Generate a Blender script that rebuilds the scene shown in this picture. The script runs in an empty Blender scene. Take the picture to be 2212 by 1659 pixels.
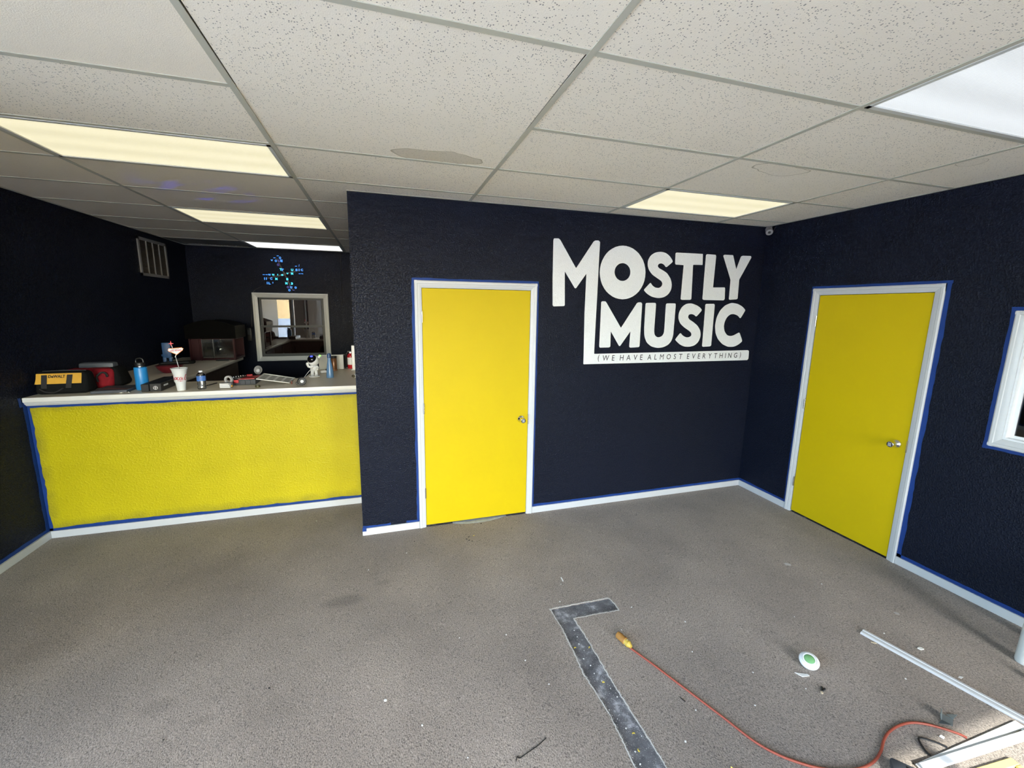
import bpy, bmesh, math, random
from mathutils import Vector, Matrix
from mathutils.geometry import tessellate_polygon
random.seed(7)
R = math.radians
S = bpy.context.scene
COL = S.collection

# ---------------------------------------------------------------- camera, sky, sun, exposure
cam = bpy.data.cameras.new('camera')
cam.sensor_width = 36.0
cam.lens = 885.6387 / 2212 * 36.0
cam.shift_x, cam.shift_y = 16.72 / 2212, -14.09 / 2212
cam.clip_start, cam.clip_end = 0.02, 200
camo = bpy.data.objects.new('camera', cam)
COL.objects.link(camo)
cr, cu, cf = Vector((.95967, -.28085, .01242)), Vector((.03510, .16355, .98591)), Vector((.27892, .94571, -.16682))
camo.matrix_world = Matrix(((cr.x, cu.x, -cf.x, -3.7339), (cr.y, cu.y, -cf.y, -3.392), (cr.z, cu.z, -cf.z, 1.9065), (0, 0, 0, 1)))
S.camera = camo

S.view_settings.view_transform = 'Standard'
S.view_settings.look = 'None'
S.view_settings.exposure = 0.0
S.view_settings.gamma = 1.0
S.view_settings.use_curve_mapping = False

w = bpy.data.worlds.new('sky')
S.world = w
w.use_nodes = True
wn = w.node_tree
bg = wn.nodes['Background']
sky = wn.nodes.new('ShaderNodeTexSky')
sky.sky_type = 'NISHITA'
sky.sun_disc = False
sky.sun_elevation = R(34)
sky.sun_rotation = R(186)
sky.dust_density = 1.0
wn.links.new(sky.outputs[0], bg.inputs[0])
bg.inputs[1].default_value = 3.45

sun = bpy.data.lights.new('sun', 'SUN')
sun.energy = 18.0
sun.angle = R(0.53)
sun.color = (1, .97, .92)
suno = bpy.data.objects.new('sun', sun)
COL.objects.link(suno)
suno.rotation_euler = Vector((.10, -1.0, .728)).to_track_quat('Z', 'Y').to_euler()

S.cycles.use_denoising = True
S.cycles.max_bounces = 5
S.cycles.diffuse_bounces = 3
S.cycles.glossy_bounces = 3
S.cycles.time_limit = 1200
S.cycles.transparent_max_bounces = 5
S.cycles.caustics_reflective = False
S.cycles.caustics_refractive = False
S.cycles.use_adaptive_sampling = True
S.cycles.adaptive_threshold = 0.03
S.cycles.sample_clamp_indirect = 6

H = 2.738                                   # ceiling height
XL, XM, YC, YB, YF = -6.412, -3.957, 0.62, 3.722, -6.0

for px0, px1, side in ((-5.93, -3.32, 0), (-1.73, -.52, 0), (-5.75, -1.35, 1)):      # sky portals in the shop-front panes (no light of their own)
    la = bpy.data.lights.new('window_portal', 'AREA')
    la.shape = 'RECTANGLE'
    la.size, la.size_y = px1 - px0, 2.58
    la.cycles.is_portal = True
    lo = bpy.data.objects.new('window_portal', la)
    COL.objects.link(lo)
    lo.location = (XL - .02, (px0 + px1) / 2, 1.39) if side else ((px0 + px1) / 2, YF - .02, 1.39)
    lo.rotation_euler = (R(90), 0, R(-90) if side else 0)

# ---------------------------------------------------------------- traced outlines, metres on their own surfaces
SIGN = {
 'M': [(-2.306,2.5),(-2.264,2.502),(-2.248,2.492),(-2.088,2.26),(-1.929,2.494),(-1.913,2.504),(-1.88,2.506),(-1.865,2.494),(-1.867,2.373),(-1.867,2.078),(-1.87,1.723),(-1.87,1.499),(-0.078,1.504),(-0.062,1.494),(-0.058,1.417),(-0.071,1.399),(-1.131,1.402),(-1.975,1.405),(-1.976,1.486),(-1.986,1.855),(-1.985,2.218),(-2.08,2.088),(-2.091,2.087),(-2.195,2.23),(-2.183,1.938),(-2.191,1.931),(-2.291,1.927),(-2.299,1.936),(-2.307,2.164),(-2.311,2.484)],
 'S': [(-1.089,2.363),(-1.097,2.35),(-1.154,2.305),(-1.164,2.307),(-1.186,2.329),(-1.215,2.339),(-1.243,2.332),(-1.254,2.312),(-1.239,2.294),(-1.201,2.279),(-1.144,2.252),(-1.099,2.201),(-1.08,2.149),(-1.084,2.097),(-1.113,2.054),(-1.161,2.026),(-1.224,2.017),(-1.293,2.029),(-1.345,2.054),(-1.383,2.086),(-1.381,2.096),(-1.322,2.156),(-1.315,2.156),(-1.293,2.131),(-1.261,2.114),(-1.223,2.111),(-1.196,2.125),(-1.185,2.152),(-1.2,2.177),(-1.239,2.197),(-1.304,2.231),(-1.344,2.271),(-1.363,2.316),(-1.361,2.361),(-1.337,2.403),(-1.291,2.432),(-1.23,2.443),(-1.174,2.434),(-1.127,2.407)],
 'T': [(-1.067,2.436),(-1.055,2.443),(-0.756,2.445),(-0.747,2.342),(-0.858,2.339),(-0.844,2.016),(-0.856,2.008),(-0.954,2.007),(-0.968,2.014),(-0.965,2.332),(-1.054,2.333),(-1.062,2.343)],
 'L': [(-0.718,2.437),(-0.705,2.445),(-0.605,2.444),(-0.597,2.432),(-0.599,2.133),(-0.458,2.137),(-0.452,2.128),(-0.443,2.023),(-0.456,2.01),(-0.696,2.01),(-0.713,2.018)],
 'Y': [(-0.512,2.441),(-0.497,2.45),(-0.394,2.45),(-0.338,2.316),(-0.295,2.442),(-0.275,2.45),(-0.173,2.452),(-0.164,2.438),(-0.288,2.216),(-0.282,2.032),(-0.295,2.023),(-0.379,2.017),(-0.391,2.024),(-0.395,2.212),(-0.508,2.43)],
 'M2': [(-1.823,1.973),(-1.812,1.979),(-1.781,1.979),(-1.769,1.967),(-1.604,1.738),(-1.448,1.97),(-1.43,1.976),(-1.406,1.976),(-1.393,1.965),(-1.39,1.566),(-1.398,1.555),(-1.49,1.551),(-1.503,1.559),(-1.5,1.706),(-1.601,1.569),(-1.613,1.569),(-1.709,1.707),(-1.705,1.565),(-1.716,1.557),(-1.814,1.556),(-1.821,1.567)],
 'U': [(-1.356,1.965),(-1.344,1.972),(-1.251,1.974),(-1.24,1.965),(-1.24,1.7),(-1.229,1.667),(-1.204,1.649),(-1.178,1.647),(-1.147,1.658),(-1.13,1.683),(-1.126,1.71),(-1.13,1.963),(-1.118,1.971),(-1.029,1.972),(-1.018,1.965),(-1.019,1.666),(-1.033,1.611),(-1.068,1.573),(-1.125,1.549),(-1.189,1.543),(-1.26,1.559),(-1.314,1.597),(-1.344,1.657),(-1.352,1.722)],
 'S2': [(-0.708,1.914),(-0.711,1.903),(-0.763,1.849),(-0.774,1.85),(-0.797,1.866),(-0.828,1.873),(-0.857,1.866),(-0.865,1.844),(-0.849,1.82),(-0.8,1.796),(-0.742,1.759),(-0.703,1.709),(-0.693,1.658),(-0.711,1.602),(-0.755,1.563),(-0.821,1.549),(-0.882,1.553),(-0.937,1.576),(-0.99,1.618),(-0.99,1.628),(-0.943,1.685),(-0.932,1.685),(-0.906,1.66),(-0.864,1.643),(-0.831,1.645),(-0.806,1.659),(-0.809,1.687),(-0.838,1.709),(-0.901,1.743),(-0.951,1.781),(-0.976,1.83),(-0.975,1.884),(-0.947,1.939),(-0.898,1.97),(-0.839,1.976),(-0.771,1.957),(-0.728,1.934)],
 'I': [(-0.671,1.967),(-0.658,1.973),(-0.569,1.975),(-0.558,1.964),(-0.554,1.56),(-0.567,1.551),(-0.653,1.547),(-0.665,1.556)],
 'C': [(-0.17,1.92),(-0.171,1.909),(-0.217,1.836),(-0.226,1.834),(-0.259,1.862),(-0.311,1.877),(-0.354,1.873),(-0.392,1.844),(-0.415,1.799),(-0.421,1.753),(-0.406,1.702),(-0.369,1.662),(-0.325,1.652),(-0.29,1.658),(-0.255,1.673),(-0.221,1.689),(-0.209,1.684),(-0.167,1.608),(-0.169,1.593),(-0.212,1.562),(-0.267,1.542),(-0.34,1.542),(-0.415,1.57),(-0.478,1.622),(-0.516,1.685),(-0.53,1.765),(-0.519,1.844),(-0.485,1.911),(-0.429,1.962),(-0.354,1.988),(-0.275,1.979),(-0.214,1.954)],
 'O': [(-1.38,2.249),(-1.386,2.286),(-1.398,2.323),(-1.415,2.357),(-1.438,2.387),(-1.464,2.415),(-1.495,2.437),(-1.528,2.455),(-1.564,2.467),(-1.6,2.474),(-1.637,2.475),(-1.673,2.47),(-1.708,2.46),(-1.74,2.444),(-1.77,2.424),(-1.796,2.399),(-1.817,2.37),(-1.834,2.338),(-1.846,2.304),(-1.852,2.269),(-1.853,2.232),(-1.848,2.196),(-1.838,2.16),(-1.822,2.126),(-1.801,2.095),(-1.776,2.067),(-1.746,2.044),(-1.714,2.025),(-1.679,2.011),(-1.642,2.003),(-1.604,2.0),(-1.567,2.004),(-1.531,2.014),(-1.497,2.029),(-1.465,2.05),(-1.438,2.075),(-1.416,2.105),(-1.398,2.138),(-1.386,2.174),(-1.38,2.211)],
 'Oi': [(-1.54,2.247),(-1.542,2.26),(-1.546,2.272),(-1.551,2.283),(-1.559,2.293),(-1.568,2.302),(-1.578,2.31),(-1.59,2.316),(-1.602,2.32),(-1.615,2.323),(-1.628,2.323),(-1.64,2.321),(-1.652,2.318),(-1.664,2.313),(-1.674,2.306),(-1.683,2.298),(-1.691,2.288),(-1.697,2.277),(-1.701,2.266),(-1.703,2.254),(-1.704,2.241),(-1.702,2.229),(-1.698,2.217),(-1.692,2.206),(-1.685,2.196),(-1.676,2.186),(-1.666,2.179),(-1.654,2.173),(-1.642,2.168),(-1.63,2.166),(-1.617,2.165),(-1.604,2.166),(-1.591,2.17),(-1.58,2.175),(-1.569,2.182),(-1.56,2.19),(-1.552,2.2),(-1.546,2.211),(-1.542,2.222),(-1.54,2.235)],
}
TXT = [(-1.828,1.432),(-0.166,1.424),(-1.781,1.482),(-0.23,1.477)]
CORD = [(-2.449,-1.631),(-2.389,-1.768),(-2.336,-1.9),(-2.291,-2.011),(-2.25,-2.112),(-2.215,-2.208),(-2.183,-2.268),(-2.137,-2.321),(-2.083,-2.364),(-2.035,-2.394),(-1.967,-2.423),(-1.894,-2.441),(-1.828,-2.446),(-1.767,-2.44),(-1.7,-2.421),(-1.636,-2.393),(-1.572,-2.373),(-1.493,-2.364),(-1.413,-2.37),(-1.352,-2.395),(-1.296,-2.435),(-1.25,-2.482),(-1.212,-2.525)]
STRIP = [(-2.77,-1.222),(-2.554,-1.225),(-2.35,-1.232),(-2.336,-1.291),(-2.342,-1.35),(-2.501,-1.342),(-2.656,-1.337),(-2.651,-1.471),(-2.653,-1.619),(-2.656,-1.767),(-2.656,-1.906),(-2.652,-2.023),(-2.649,-2.129),(-2.651,-2.216),(-2.655,-2.6),(-2.64,-3.0),(-2.75,-3.0),(-2.77,-2.6),(-2.776,-2.181),(-2.771,-2.076),(-2.762,-1.946),(-2.769,-1.83),(-2.78,-1.707),(-2.768,-1.568),(-2.76,-1.387)]
FANTXT = [('-',-5.207,2.633,1),('-',-5.254,2.603,1),('O',-5.179,2.605,1),('v',-5.292,2.565,1),('O',-5.238,2.56,1),('U',-5.193,2.562,0),('E',-5.161,2.563,1),('O',-5.212,2.504,0),('T',-5.181,2.436,2),('r',-5.153,2.433,1),('U',-5.026,2.436,2),('S',-4.966,2.438,1),('I',-4.93,2.44,1),('C',-4.891,2.441,1),('-',-4.97,2.493,1),('/',-4.927,2.503,1),('v',-5.094,2.38,2),('M',-5.031,2.382,2),('-',-4.926,2.384,1),('-',-4.891,2.385,1),('-',-5.414,2.353,1),('-',-5.376,2.354,1),('u',-5.339,2.356,1),('u',-5.289,2.357,2),('i',-5.227,2.359,2),('s',-5.166,2.357,2),('I',-5.409,2.296,1),('I',-5.384,2.297,1),('C',-5.319,2.299,1),('M',-5.25,2.297,2),('S',-5.102,2.298,2),('I',-5.378,2.232,1),('L',-5.346,2.231,1),("'",-5.301,2.239,1),('M',-5.118,2.236,2),('3',-5.043,2.234,2),('O',-5.101,2.18,0),('U',-5.057,2.179,1),('o',-4.995,2.175,1),('O',-5.084,2.135,1),('-',-5.027,2.136,0)]
TAGWORDS = [('(WE', -1.83, -1.654), ('HAVE', -1.596, -1.349), ('ALMOST', -1.294, -0.894), ('EVERYTHING)', -0.836, -0.163)]

# ---------------------------------------------------------------- helpers
class MB:
    """collects shapes into one mesh"""
    def __init__(s): s.bm = bmesh.new()
    def box(s, x0, x1, y0, y1, z0, z1, bev=0, seg=1):
        t = bmesh.new()
        bmesh.ops.create_cube(t, size=1)
        for v in t.verts:
            v.co = Vector(((x0 + x1) / 2 + v.co.x * (x1 - x0), (y0 + y1) / 2 + v.co.y * (y1 - y0), (z0 + z1) / 2 + v.co.z * (z1 - z0)))
        if bev: bmesh.ops.bevel(t, geom=t.edges[:], offset=bev, segments=seg, affect='EDGES', profile=.5)
        return s.add(t)
    def add(s, t, m=None):
        if m is not None: t.transform(m)
        me = bpy.data.meshes.new('tmp'); t.to_mesh(me); t.free()
        s.bm.from_mesh(me); bpy.data.meshes.remove(me)
        return s
    def raw(s, vs, fs):
        t = bmesh.new(); q = [t.verts.new(v) for v in vs]
        for f in fs: t.faces.new([q[i] for i in f])
        return s.add(t)
    def lathe(s, prof, c=(0, 0, 0), n=24, m=None):
        t = bmesh.new(); rings = []
        for r, z in prof:
            if r < 1e-6: rings.append([t.verts.new((0, 0, z))])
            else: rings.append([t.verts.new((r * math.cos(2 * math.pi * k / n), r * math.sin(2 * math.pi * k / n), z)) for k in range(n)])
        for a, b in zip(rings, rings[1:]):
            for k in range(n):
                k2 = (k + 1) % n
                if len(a) == 1 and len(b) == 1: continue
                if len(a) == 1: t.faces.new((a[0], b[k2], b[k]))
                elif len(b) == 1: t.faces.new((a[k], a[k2], b[0]))
                else: t.faces.new((a[k], a[k2], b[k2], b[k]))
        mm = Matrix.Translation(c)
        if m is not None: mm = mm @ m
        bmesh.ops.recalc_face_normals(t, faces=t.faces[:])
        return s.add(t, mm)
    def cyl(s, p0, p1, r0, r1=None, n=16):
        p0, p1 = Vector(p0), Vector(p1); r1 = r0 if r1 is None else r1
        d = p1 - p0
        return s.lathe([(0, 0), (r0, 0), (r1, d.length), (0, d.length)], p0, n, d.to_track_quat('Z', 'Y').to_matrix().to_4x4())
    def ball(s, c, r, n=16, sc=(1, 1, 1), m=None):
        t = bmesh.new(); bmesh.ops.create_uvsphere(t, u_segments=n, v_segments=max(6, n // 2), radius=r)
        mm = Matrix.Translation(c)
        if m is not None: mm = mm @ m
        return s.add(t, mm @ Matrix.Diagonal((*sc, 1)))
    def tube(s, pts, r, n=8, closed=False):
        pts = [Vector(p) for p in pts]; t = bmesh.new(); rings = []
        N = len(pts); up = Vector((0, 0, 1))
        for i, p in enumerate(pts):
            a = pts[(i - 1) % N] if (i or closed) else p
            b = pts[(i + 1) % N] if (i < N - 1 or closed) else p
            d = (b - a).normalized()
            x = d.cross(up) if abs(d.dot(up)) < .95 else d.cross(Vector((1, 0, 0)))
            x.normalize(); y = x.cross(d)
            rr = r[i] if isinstance(r, (list, tuple)) else r
            rings.append([t.verts.new(p + x * rr * math.cos(2 * math.pi * k / n) + y * rr * math.sin(2 * math.pi * k / n)) for k in range(n)])
        for i in range(N if closed else N - 1):
            a, b = rings[i], rings[(i + 1) % N]
            for k in range(n): t.faces.new((a[k], a[(k + 1) % n], b[(k + 1) % n], b[k]))
        if not closed:
            t.faces.new(rings[0][::-1]); t.faces.new(rings[-1])
        bmesh.ops.recalc_face_normals(t, faces=t.faces[:])
        return s.add(t)
    def prism(s, poly, o, ex, ey, th, hole=None):
        """2-D polygon in the plane o + u*ex + v*ey, extruded by th along ex x ey"""
        o, ex, ey = Vector(o), Vector(ex), Vector(ey); nz = ex.cross(ey).normalized() * th
        t = bmesh.new()
        P = lambda q, k: o + ex * q[0] + ey * q[1] + nz * k
        if hole:
            n = len(poly); a = [[t.verts.new(P(q, k)) for q in poly] for k in (0, 1)]; b = [[t.verts.new(P(q, k)) for q in hole] for k in (0, 1)]
            for i in range(n):
                j = (i + 1) % n
                t.faces.new((a[1][i], a[1][j], b[1][j], b[1][i])); t.faces.new((a[0][i], b[0][i], b[0][j], a[0][j]))
                t.faces.new((a[0][i], a[0][j], a[1][j], a[1][i])); t.faces.new((b[0][i], b[1][i], b[1][j], b[0][j]))
        else:
            n = len(poly); a = [[t.verts.new(P(q, k)) for q in poly] for k in (0, 1)]
            for tri in tessellate_polygon([[Vector((q[0], q[1], 0)) for q in poly]]):
                t.faces.new([a[1][k] for k in tri]); t.faces.new([a[0][k] for k in reversed(tri)])
            for i in range(n):
                j = (i + 1) % n
                t.faces.new((a[0][i], a[0][j], a[1][j], a[1][i]))
        bmesh.ops.recalc_face_normals(t, faces=t.faces[:])
        return s.add(t)
    def sweep(s, prof, path, up=(0, 0, 1)):
        """profile [(u,v)] swept along a straight segment path=(p0,p1); u along up x dir, v along up"""
        p0, p1 = map(Vector, path); d = (p1 - p0).normalized(); up = Vector(up); x = up.cross(d).normalized()
        t = bmesh.new(); n = len(prof)
        a = [t.verts.new(p0 + x * u + up * v) for u, v in prof]; b = [t.verts.new(p1 + x * u + up * v) for u, v in prof]
        for i in range(n):
            j = (i + 1) % n; t.faces.new((a[i], a[j], b[j], b[i]))
        t.faces.new(a[::-1]); t.faces.new(b)
        bmesh.ops.recalc_face_normals(t, faces=t.faces[:])
        return s.add(t)
    def xf(s, m): s.bm.transform(m); return s
    def build(s, name, mat, parent=None, smooth=40, world=False):
        me = bpy.data.meshes.new(name)
        if world and parent is not None:
            s.bm.transform(Matrix.Translation(-world_loc(parent)))
        if smooth:
            for f in s.bm.faces: f.smooth = True
            for e in s.bm.edges:
                if len(e.link_faces) == 2 and e.calc_face_angle(0) > R(smooth): e.smooth = False
        s.bm.to_mesh(me); s.bm.free()
        me.materials.append(mat)
        o = bpy.data.objects.new(name, me); COL.objects.link(o)
        if parent is not None: o.parent = parent
        return o

def world_loc(o):
    v = Vector((0, 0, 0))
    while o is not None: v += Vector(o.location); o = o.parent
    return v

def tag(o, label=None, cat=None, group=None, kind=None):
    if label: o['label'] = label
    if cat: o['category'] = cat
    if group: o['group'] = group
    if kind: o['kind'] = kind
    return o

def thing(name, label, cat, loc=(0, 0, 0), rz=0, group=None, kind=None, rot=None):
    o = bpy.data.objects.new(name, None); COL.objects.link(o)
    o.empty_display_size = .05
    o.location = loc; o.rotation_euler = rot if rot else (0, 0, R(rz))
    return tag(o, label, cat, group, kind)

def structure(name, loc=(0, 0, 0)):
    return thing(name, None, None, loc, kind='structure')

def struct(mb, name, mat, smooth=40):
    return tag(mb.build(name, mat, smooth=smooth), kind='structure')

def cut_corners(poly, d):
    out = []; n = len(poly)
    for i in range(n):
        p = Vector(poly[i]); a = Vector(poly[i - 1]) - p; b = Vector(poly[(i + 1) % n]) - p
        da, db = min(d, a.length * .33), min(d, b.length * .33)
        pa, pb = p + a.normalized() * da, p + b.normalized() * db
        out += [tuple(pa), tuple((pa + pb) * .25 + p * .5), tuple(pb)]
    return out

def smooth_path(pts, k=6):
    P = [Vector(p) for p in pts]; out = []
    for i in range(len(P) - 1):
        p0, p1, p2, p3 = P[max(i - 1, 0)], P[i], P[i + 1], P[min(i + 2, len(P) - 1)]
        for j in range(k):
            t = j / k
            out.append(.5 * ((2 * p1) + (p2 - p0) * t + (2 * p0 - 5 * p1 + 4 * p2 - p3) * t * t + (3 * p1 - p0 - 3 * p2 + p3) * t ** 3))
    out.append(P[-1]); return out

_txt = {}
def text_tris(body, bold=0.0, shear=0.0):
    key = (body, bold, shear)
    if key not in _txt:
        cu = bpy.data.curves.new('t', 'FONT'); cu.body = body; cu.size = 1; cu.offset = bold; cu.shear = shear; cu.resolution_u = 3
        o = bpy.data.objects.new('t', cu); COL.objects.link(o)
        me = bpy.data.meshes.new_from_object(o.evaluated_get(bpy.context.evaluated_depsgraph_get()))
        vs = [tuple(v.co) for v in me.vertices]; fs = [tuple(p.vertices) for p in me.polygons]
        bpy.data.objects.remove(o); bpy.data.curves.remove(cu); bpy.data.meshes.remove(me)
        _txt[key] = (vs, fs)
    return _txt[key]

def text(name, body, o, ex, ey, mat, parent, width=None, height=None, lift=0.0006, bold=0.0, shear=0.0, centre=True, thick=True, wrap=None):
    """flat printed lettering: box of width x height centred at o in the plane ex,ey"""
    vs, fs = text_tris(body, bold, shear)
    x0, x1 = min(v[0] for v in vs), max(v[0] for v in vs); y0, y1 = min(v[1] for v in vs), max(v[1] for v in vs)
    sy = height / max(y1 - y0, 1e-6) if height else None
    sx = width / max(x1 - x0, 1e-6) if width else sy
    sy = sy or sx
    o, ex, ey = Vector(o), Vector(ex).normalized(), Vector(ey).normalized(); nz = ex.cross(ey)
    cx, cy = ((x0 + x1) / 2, (y0 + y1) / 2) if centre else (x0, y0)
    f = wrap or (lambda u, v: o + ex * u + ey * v + nz * lift)
    b = MB(); b.raw([f((v[0] - cx) * sx, (v[1] - cy) * sy) for v in vs], fs)
    return b.build(name, mat, parent, smooth=0)

# ---------------------------------------------------------------- materials
def lin(c):
    return tuple((x / 12.92 if x <= .04045 else ((x + .055) / 1.055) ** 2.4) for x in (k / 255 for k in c))

def mat(name, col, rough=.5, metal=0, spec=.5, var=.06, vscale=8, bump=None, coat=0, emit=None, estr=0, trans=0, sheen=0):
    """Principled material whose colour drifts a little over a noise; bump=(scale, strength, distance, detail)"""
    m = bpy.data.materials.new(name); m.use_nodes = True
    nt = m.node_tree; p = nt.nodes['Principled BSDF']; L = nt.links.new
    p.inputs['Roughness'].default_value = rough; p.inputs['Metallic'].default_value = metal
    p.inputs['Specular IOR Level'].default_value = spec; p.inputs['Coat Weight'].default_value = coat
    p.inputs['Sheen Weight'].default_value = sheen
    tc = nt.nodes.new('ShaderNodeTexCoord'); m['tc'] = tc.name
    nz = nt.nodes.new('ShaderNodeTexNoise'); nz.inputs['Scale'].default_value = vscale; nz.inputs['Detail'].default_value = 3
    L(tc.outputs['Object'], nz.inputs['Vector'])
    mx = nt.nodes.new('ShaderNodeMix'); mx.data_type = 'RGBA'; mx.name = 'colmix'
    mx.inputs[6].default_value = (*[max(0, c * (1 - var)) for c in col], 1); mx.inputs[7].default_value = (*[min(1, c * (1 + var)) for c in col], 1)
    L(nz.outputs['Fac'], mx.inputs[0]); L(mx.outputs[2], p.inputs['Base Color'])
    if emit: p.inputs['Emission Color'].default_value = (*emit, 1); p.inputs['Emission Strength'].default_value = estr
    if bump:
        n2 = nt.nodes.new('ShaderNodeTexNoise'); n2.inputs['Scale'].default_value = bump[0]; n2.inputs['Detail'].default_value = bump[3] if len(bump) > 3 else 3
        L(tc.outputs['Object'], n2.inputs['Vector'])
        bp = nt.nodes.new('ShaderNodeBump'); bp.inputs['Strength'].default_value = bump[1]; bp.inputs['Distance'].default_value = bump[2]; bp.name = 'bump'
        L(n2.outputs['Fac'], bp.inputs['Height']); L(bp.outputs[0], p.inputs['Normal'])
    return m

def knockdown(m, scale=42, strength=.6, dist=.004):
    """sprayed and flattened wall texture as relief"""
    nt = m.node_tree; L = nt.links.new; p = nt.nodes['Principled BSDF']; tc = nt.nodes[m['tc']]
    n = nt.nodes.new('ShaderNodeTexNoise'); n.inputs['Scale'].default_value = scale; n.inputs['Detail'].default_value = 2.0
    L(tc.outputs['Object'], n.inputs['Vector'])
    r = nt.nodes.new('ShaderNodeMapRange'); r.interpolation_type = 'SMOOTHSTEP'
    r.inputs[1].default_value = .42; r.inputs[2].default_value = .78
    L(n.outputs['Fac'], r.inputs[0])
    b = nt.nodes.new('ShaderNodeBump'); b.inputs['Strength'].default_value = strength; b.inputs['Distance'].default_value = dist
    L(r.outputs[0], b.inputs['Height']); L(b.outputs[0], p.inputs['Normal'])
    return m

def emat(name, col, s):
    m = bpy.data.materials.new(name); m.use_nodes = True; nt = m.node_tree
    p = nt.nodes['Principled BSDF']; p.inputs['Base Color'].default_value = (.02, .02, .02, 1)
    p.inputs['Emission Color'].default_value = (*col, 1); p.inputs['Emission Strength'].default_value = s
    return m

def pane(name, tint, refl, rough=0.0):
    """thin glass: mostly see-through, part mirror"""
    m = bpy.data.materials.new(name); m.use_nodes = True; nt = m.node_tree; L = nt.links.new
    nt.nodes.remove(nt.nodes['Principled BSDF']); out = nt.nodes['Material Output']
    t = nt.nodes.new('ShaderNodeBsdfTransparent'); t.inputs[0].default_value = (*tint, 1)
    g = nt.nodes.new('ShaderNodeBsdfGlossy'); g.inputs['Roughness'].default_value = rough
    mx = nt.nodes.new('ShaderNodeMixShader'); fr = nt.nodes.new('ShaderNodeFresnel'); fr.inputs[0].default_value = 1.5
    ad = nt.nodes.new('ShaderNodeMath'); ad.operation = 'ADD'; ad.use_clamp = True; ad.inputs[1].default_value = refl
    L(fr.outputs[0], ad.inputs[0]); L(ad.outputs[0], mx.inputs[0]); L(t.outputs[0], mx.inputs[1]); L(g.outputs[0], mx.inputs[2]); L(mx.outputs[0], out.inputs[0])
    return m

M = {}
NAVY = (.0048, .0070, .0165)
M['navy'] = knockdown(mat('navy wall paint', NAVY, .40, spec=.13, var=.15, vscale=2), 100, .9, .0034)
YEL = (.52, .385, .0022)
M['yellow_wall'] = knockdown(mat('yellow paint on textured wall', (.43, .365, .005), .45, spec=.2, var=.14, vscale=3), 58, .5, .004)
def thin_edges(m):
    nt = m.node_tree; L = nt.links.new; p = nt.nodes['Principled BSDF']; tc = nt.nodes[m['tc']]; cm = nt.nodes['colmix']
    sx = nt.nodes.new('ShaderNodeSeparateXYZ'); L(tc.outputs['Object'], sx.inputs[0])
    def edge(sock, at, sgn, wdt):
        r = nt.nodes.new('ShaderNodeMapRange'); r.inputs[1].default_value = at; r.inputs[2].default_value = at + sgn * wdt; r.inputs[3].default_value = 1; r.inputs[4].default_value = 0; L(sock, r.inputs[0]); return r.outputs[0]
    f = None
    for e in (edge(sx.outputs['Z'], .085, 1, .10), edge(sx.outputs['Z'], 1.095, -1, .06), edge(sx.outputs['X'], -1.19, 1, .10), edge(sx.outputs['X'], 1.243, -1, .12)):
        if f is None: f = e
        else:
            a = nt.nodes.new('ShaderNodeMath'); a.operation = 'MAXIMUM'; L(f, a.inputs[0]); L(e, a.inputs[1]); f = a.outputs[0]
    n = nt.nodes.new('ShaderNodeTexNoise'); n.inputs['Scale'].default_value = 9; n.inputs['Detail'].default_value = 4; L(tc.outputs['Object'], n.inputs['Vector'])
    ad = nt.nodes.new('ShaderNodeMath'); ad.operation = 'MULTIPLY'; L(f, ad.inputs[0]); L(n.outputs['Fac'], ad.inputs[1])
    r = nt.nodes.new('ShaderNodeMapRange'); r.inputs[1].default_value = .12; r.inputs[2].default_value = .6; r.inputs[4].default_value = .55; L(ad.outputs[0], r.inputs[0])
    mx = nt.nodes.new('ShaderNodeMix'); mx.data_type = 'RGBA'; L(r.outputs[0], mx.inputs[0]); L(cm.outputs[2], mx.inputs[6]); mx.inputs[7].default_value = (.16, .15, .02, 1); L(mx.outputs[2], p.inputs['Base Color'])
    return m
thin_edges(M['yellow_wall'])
M['yellow_door'] = mat('yellow door paint', YEL, .5, spec=.15, var=.05, vscale=3, bump=(220, .12, .001))
M['white_trim'] = mat('white trim paint', (.50, .51, .525), .35, var=.03, vscale=20, bump=(90, .1, .001))
M['white_sign'] = knockdown(mat('white lettering paint', (.72, .74, .755), .45, var=.05, vscale=30), 100, .4, .003)
M['sign_dark'] = mat('dark lettering paint', (.02, .022, .03), .5)
M['tape'] = mat('blue masking tape', (.008, .036, .18), .6, spec=.2, var=.25, vscale=14, bump=(120, .3, .001))
M['grid'] = mat('ceiling grid metal', (.50, .47, .38), .5, var=.06)
M['tile_edge'] = mat('plenum dark', (.03, .03, .03), .9)
M['counter'] = mat('beige laminate', (.74, .66, .54), .4, var=.12, vscale=30)
M['counter_edge'] = mat('pale laminate edge', (.72, .71, .68), .4, var=.05)
M['brown'] = mat('brown cabinet laminate', lin((92, 74, 62)), .5, var=.15, vscale=6)
M['black'] = mat('black plastic', (.012, .012, .013), .4, var=.2)
M['black_cloth'] = mat('black nylon cloth', (.008, .0085, .009), .9, spec=.1, var=.3, vscale=60, bump=(300, .4, .001))
M['steel'] = mat('brushed steel', (.55, .54, .52), .25, metal=1, var=.1, vscale=40)
M['chrome'] = mat('chrome', (.8, .79, .77), .06, metal=1, var=.02)
M['grey'] = mat('grey plastic', (.22, .22, .23), .5)
M['white_plastic'] = mat('white plastic', (.75, .76, .78), .3, var=.03)
M['red'] = mat('red plastic', (.42, .012, .02), .35, var=.1)
M['red_cloth'] = mat('red nylon cloth', (.20, .008, .014), .8, spec=.15, var=.25, vscale=40, bump=(250, .4, .001))
M['blue_bottle'] = mat('blue powder coat', (.02, .22, .55), .35, var=.05)

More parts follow.
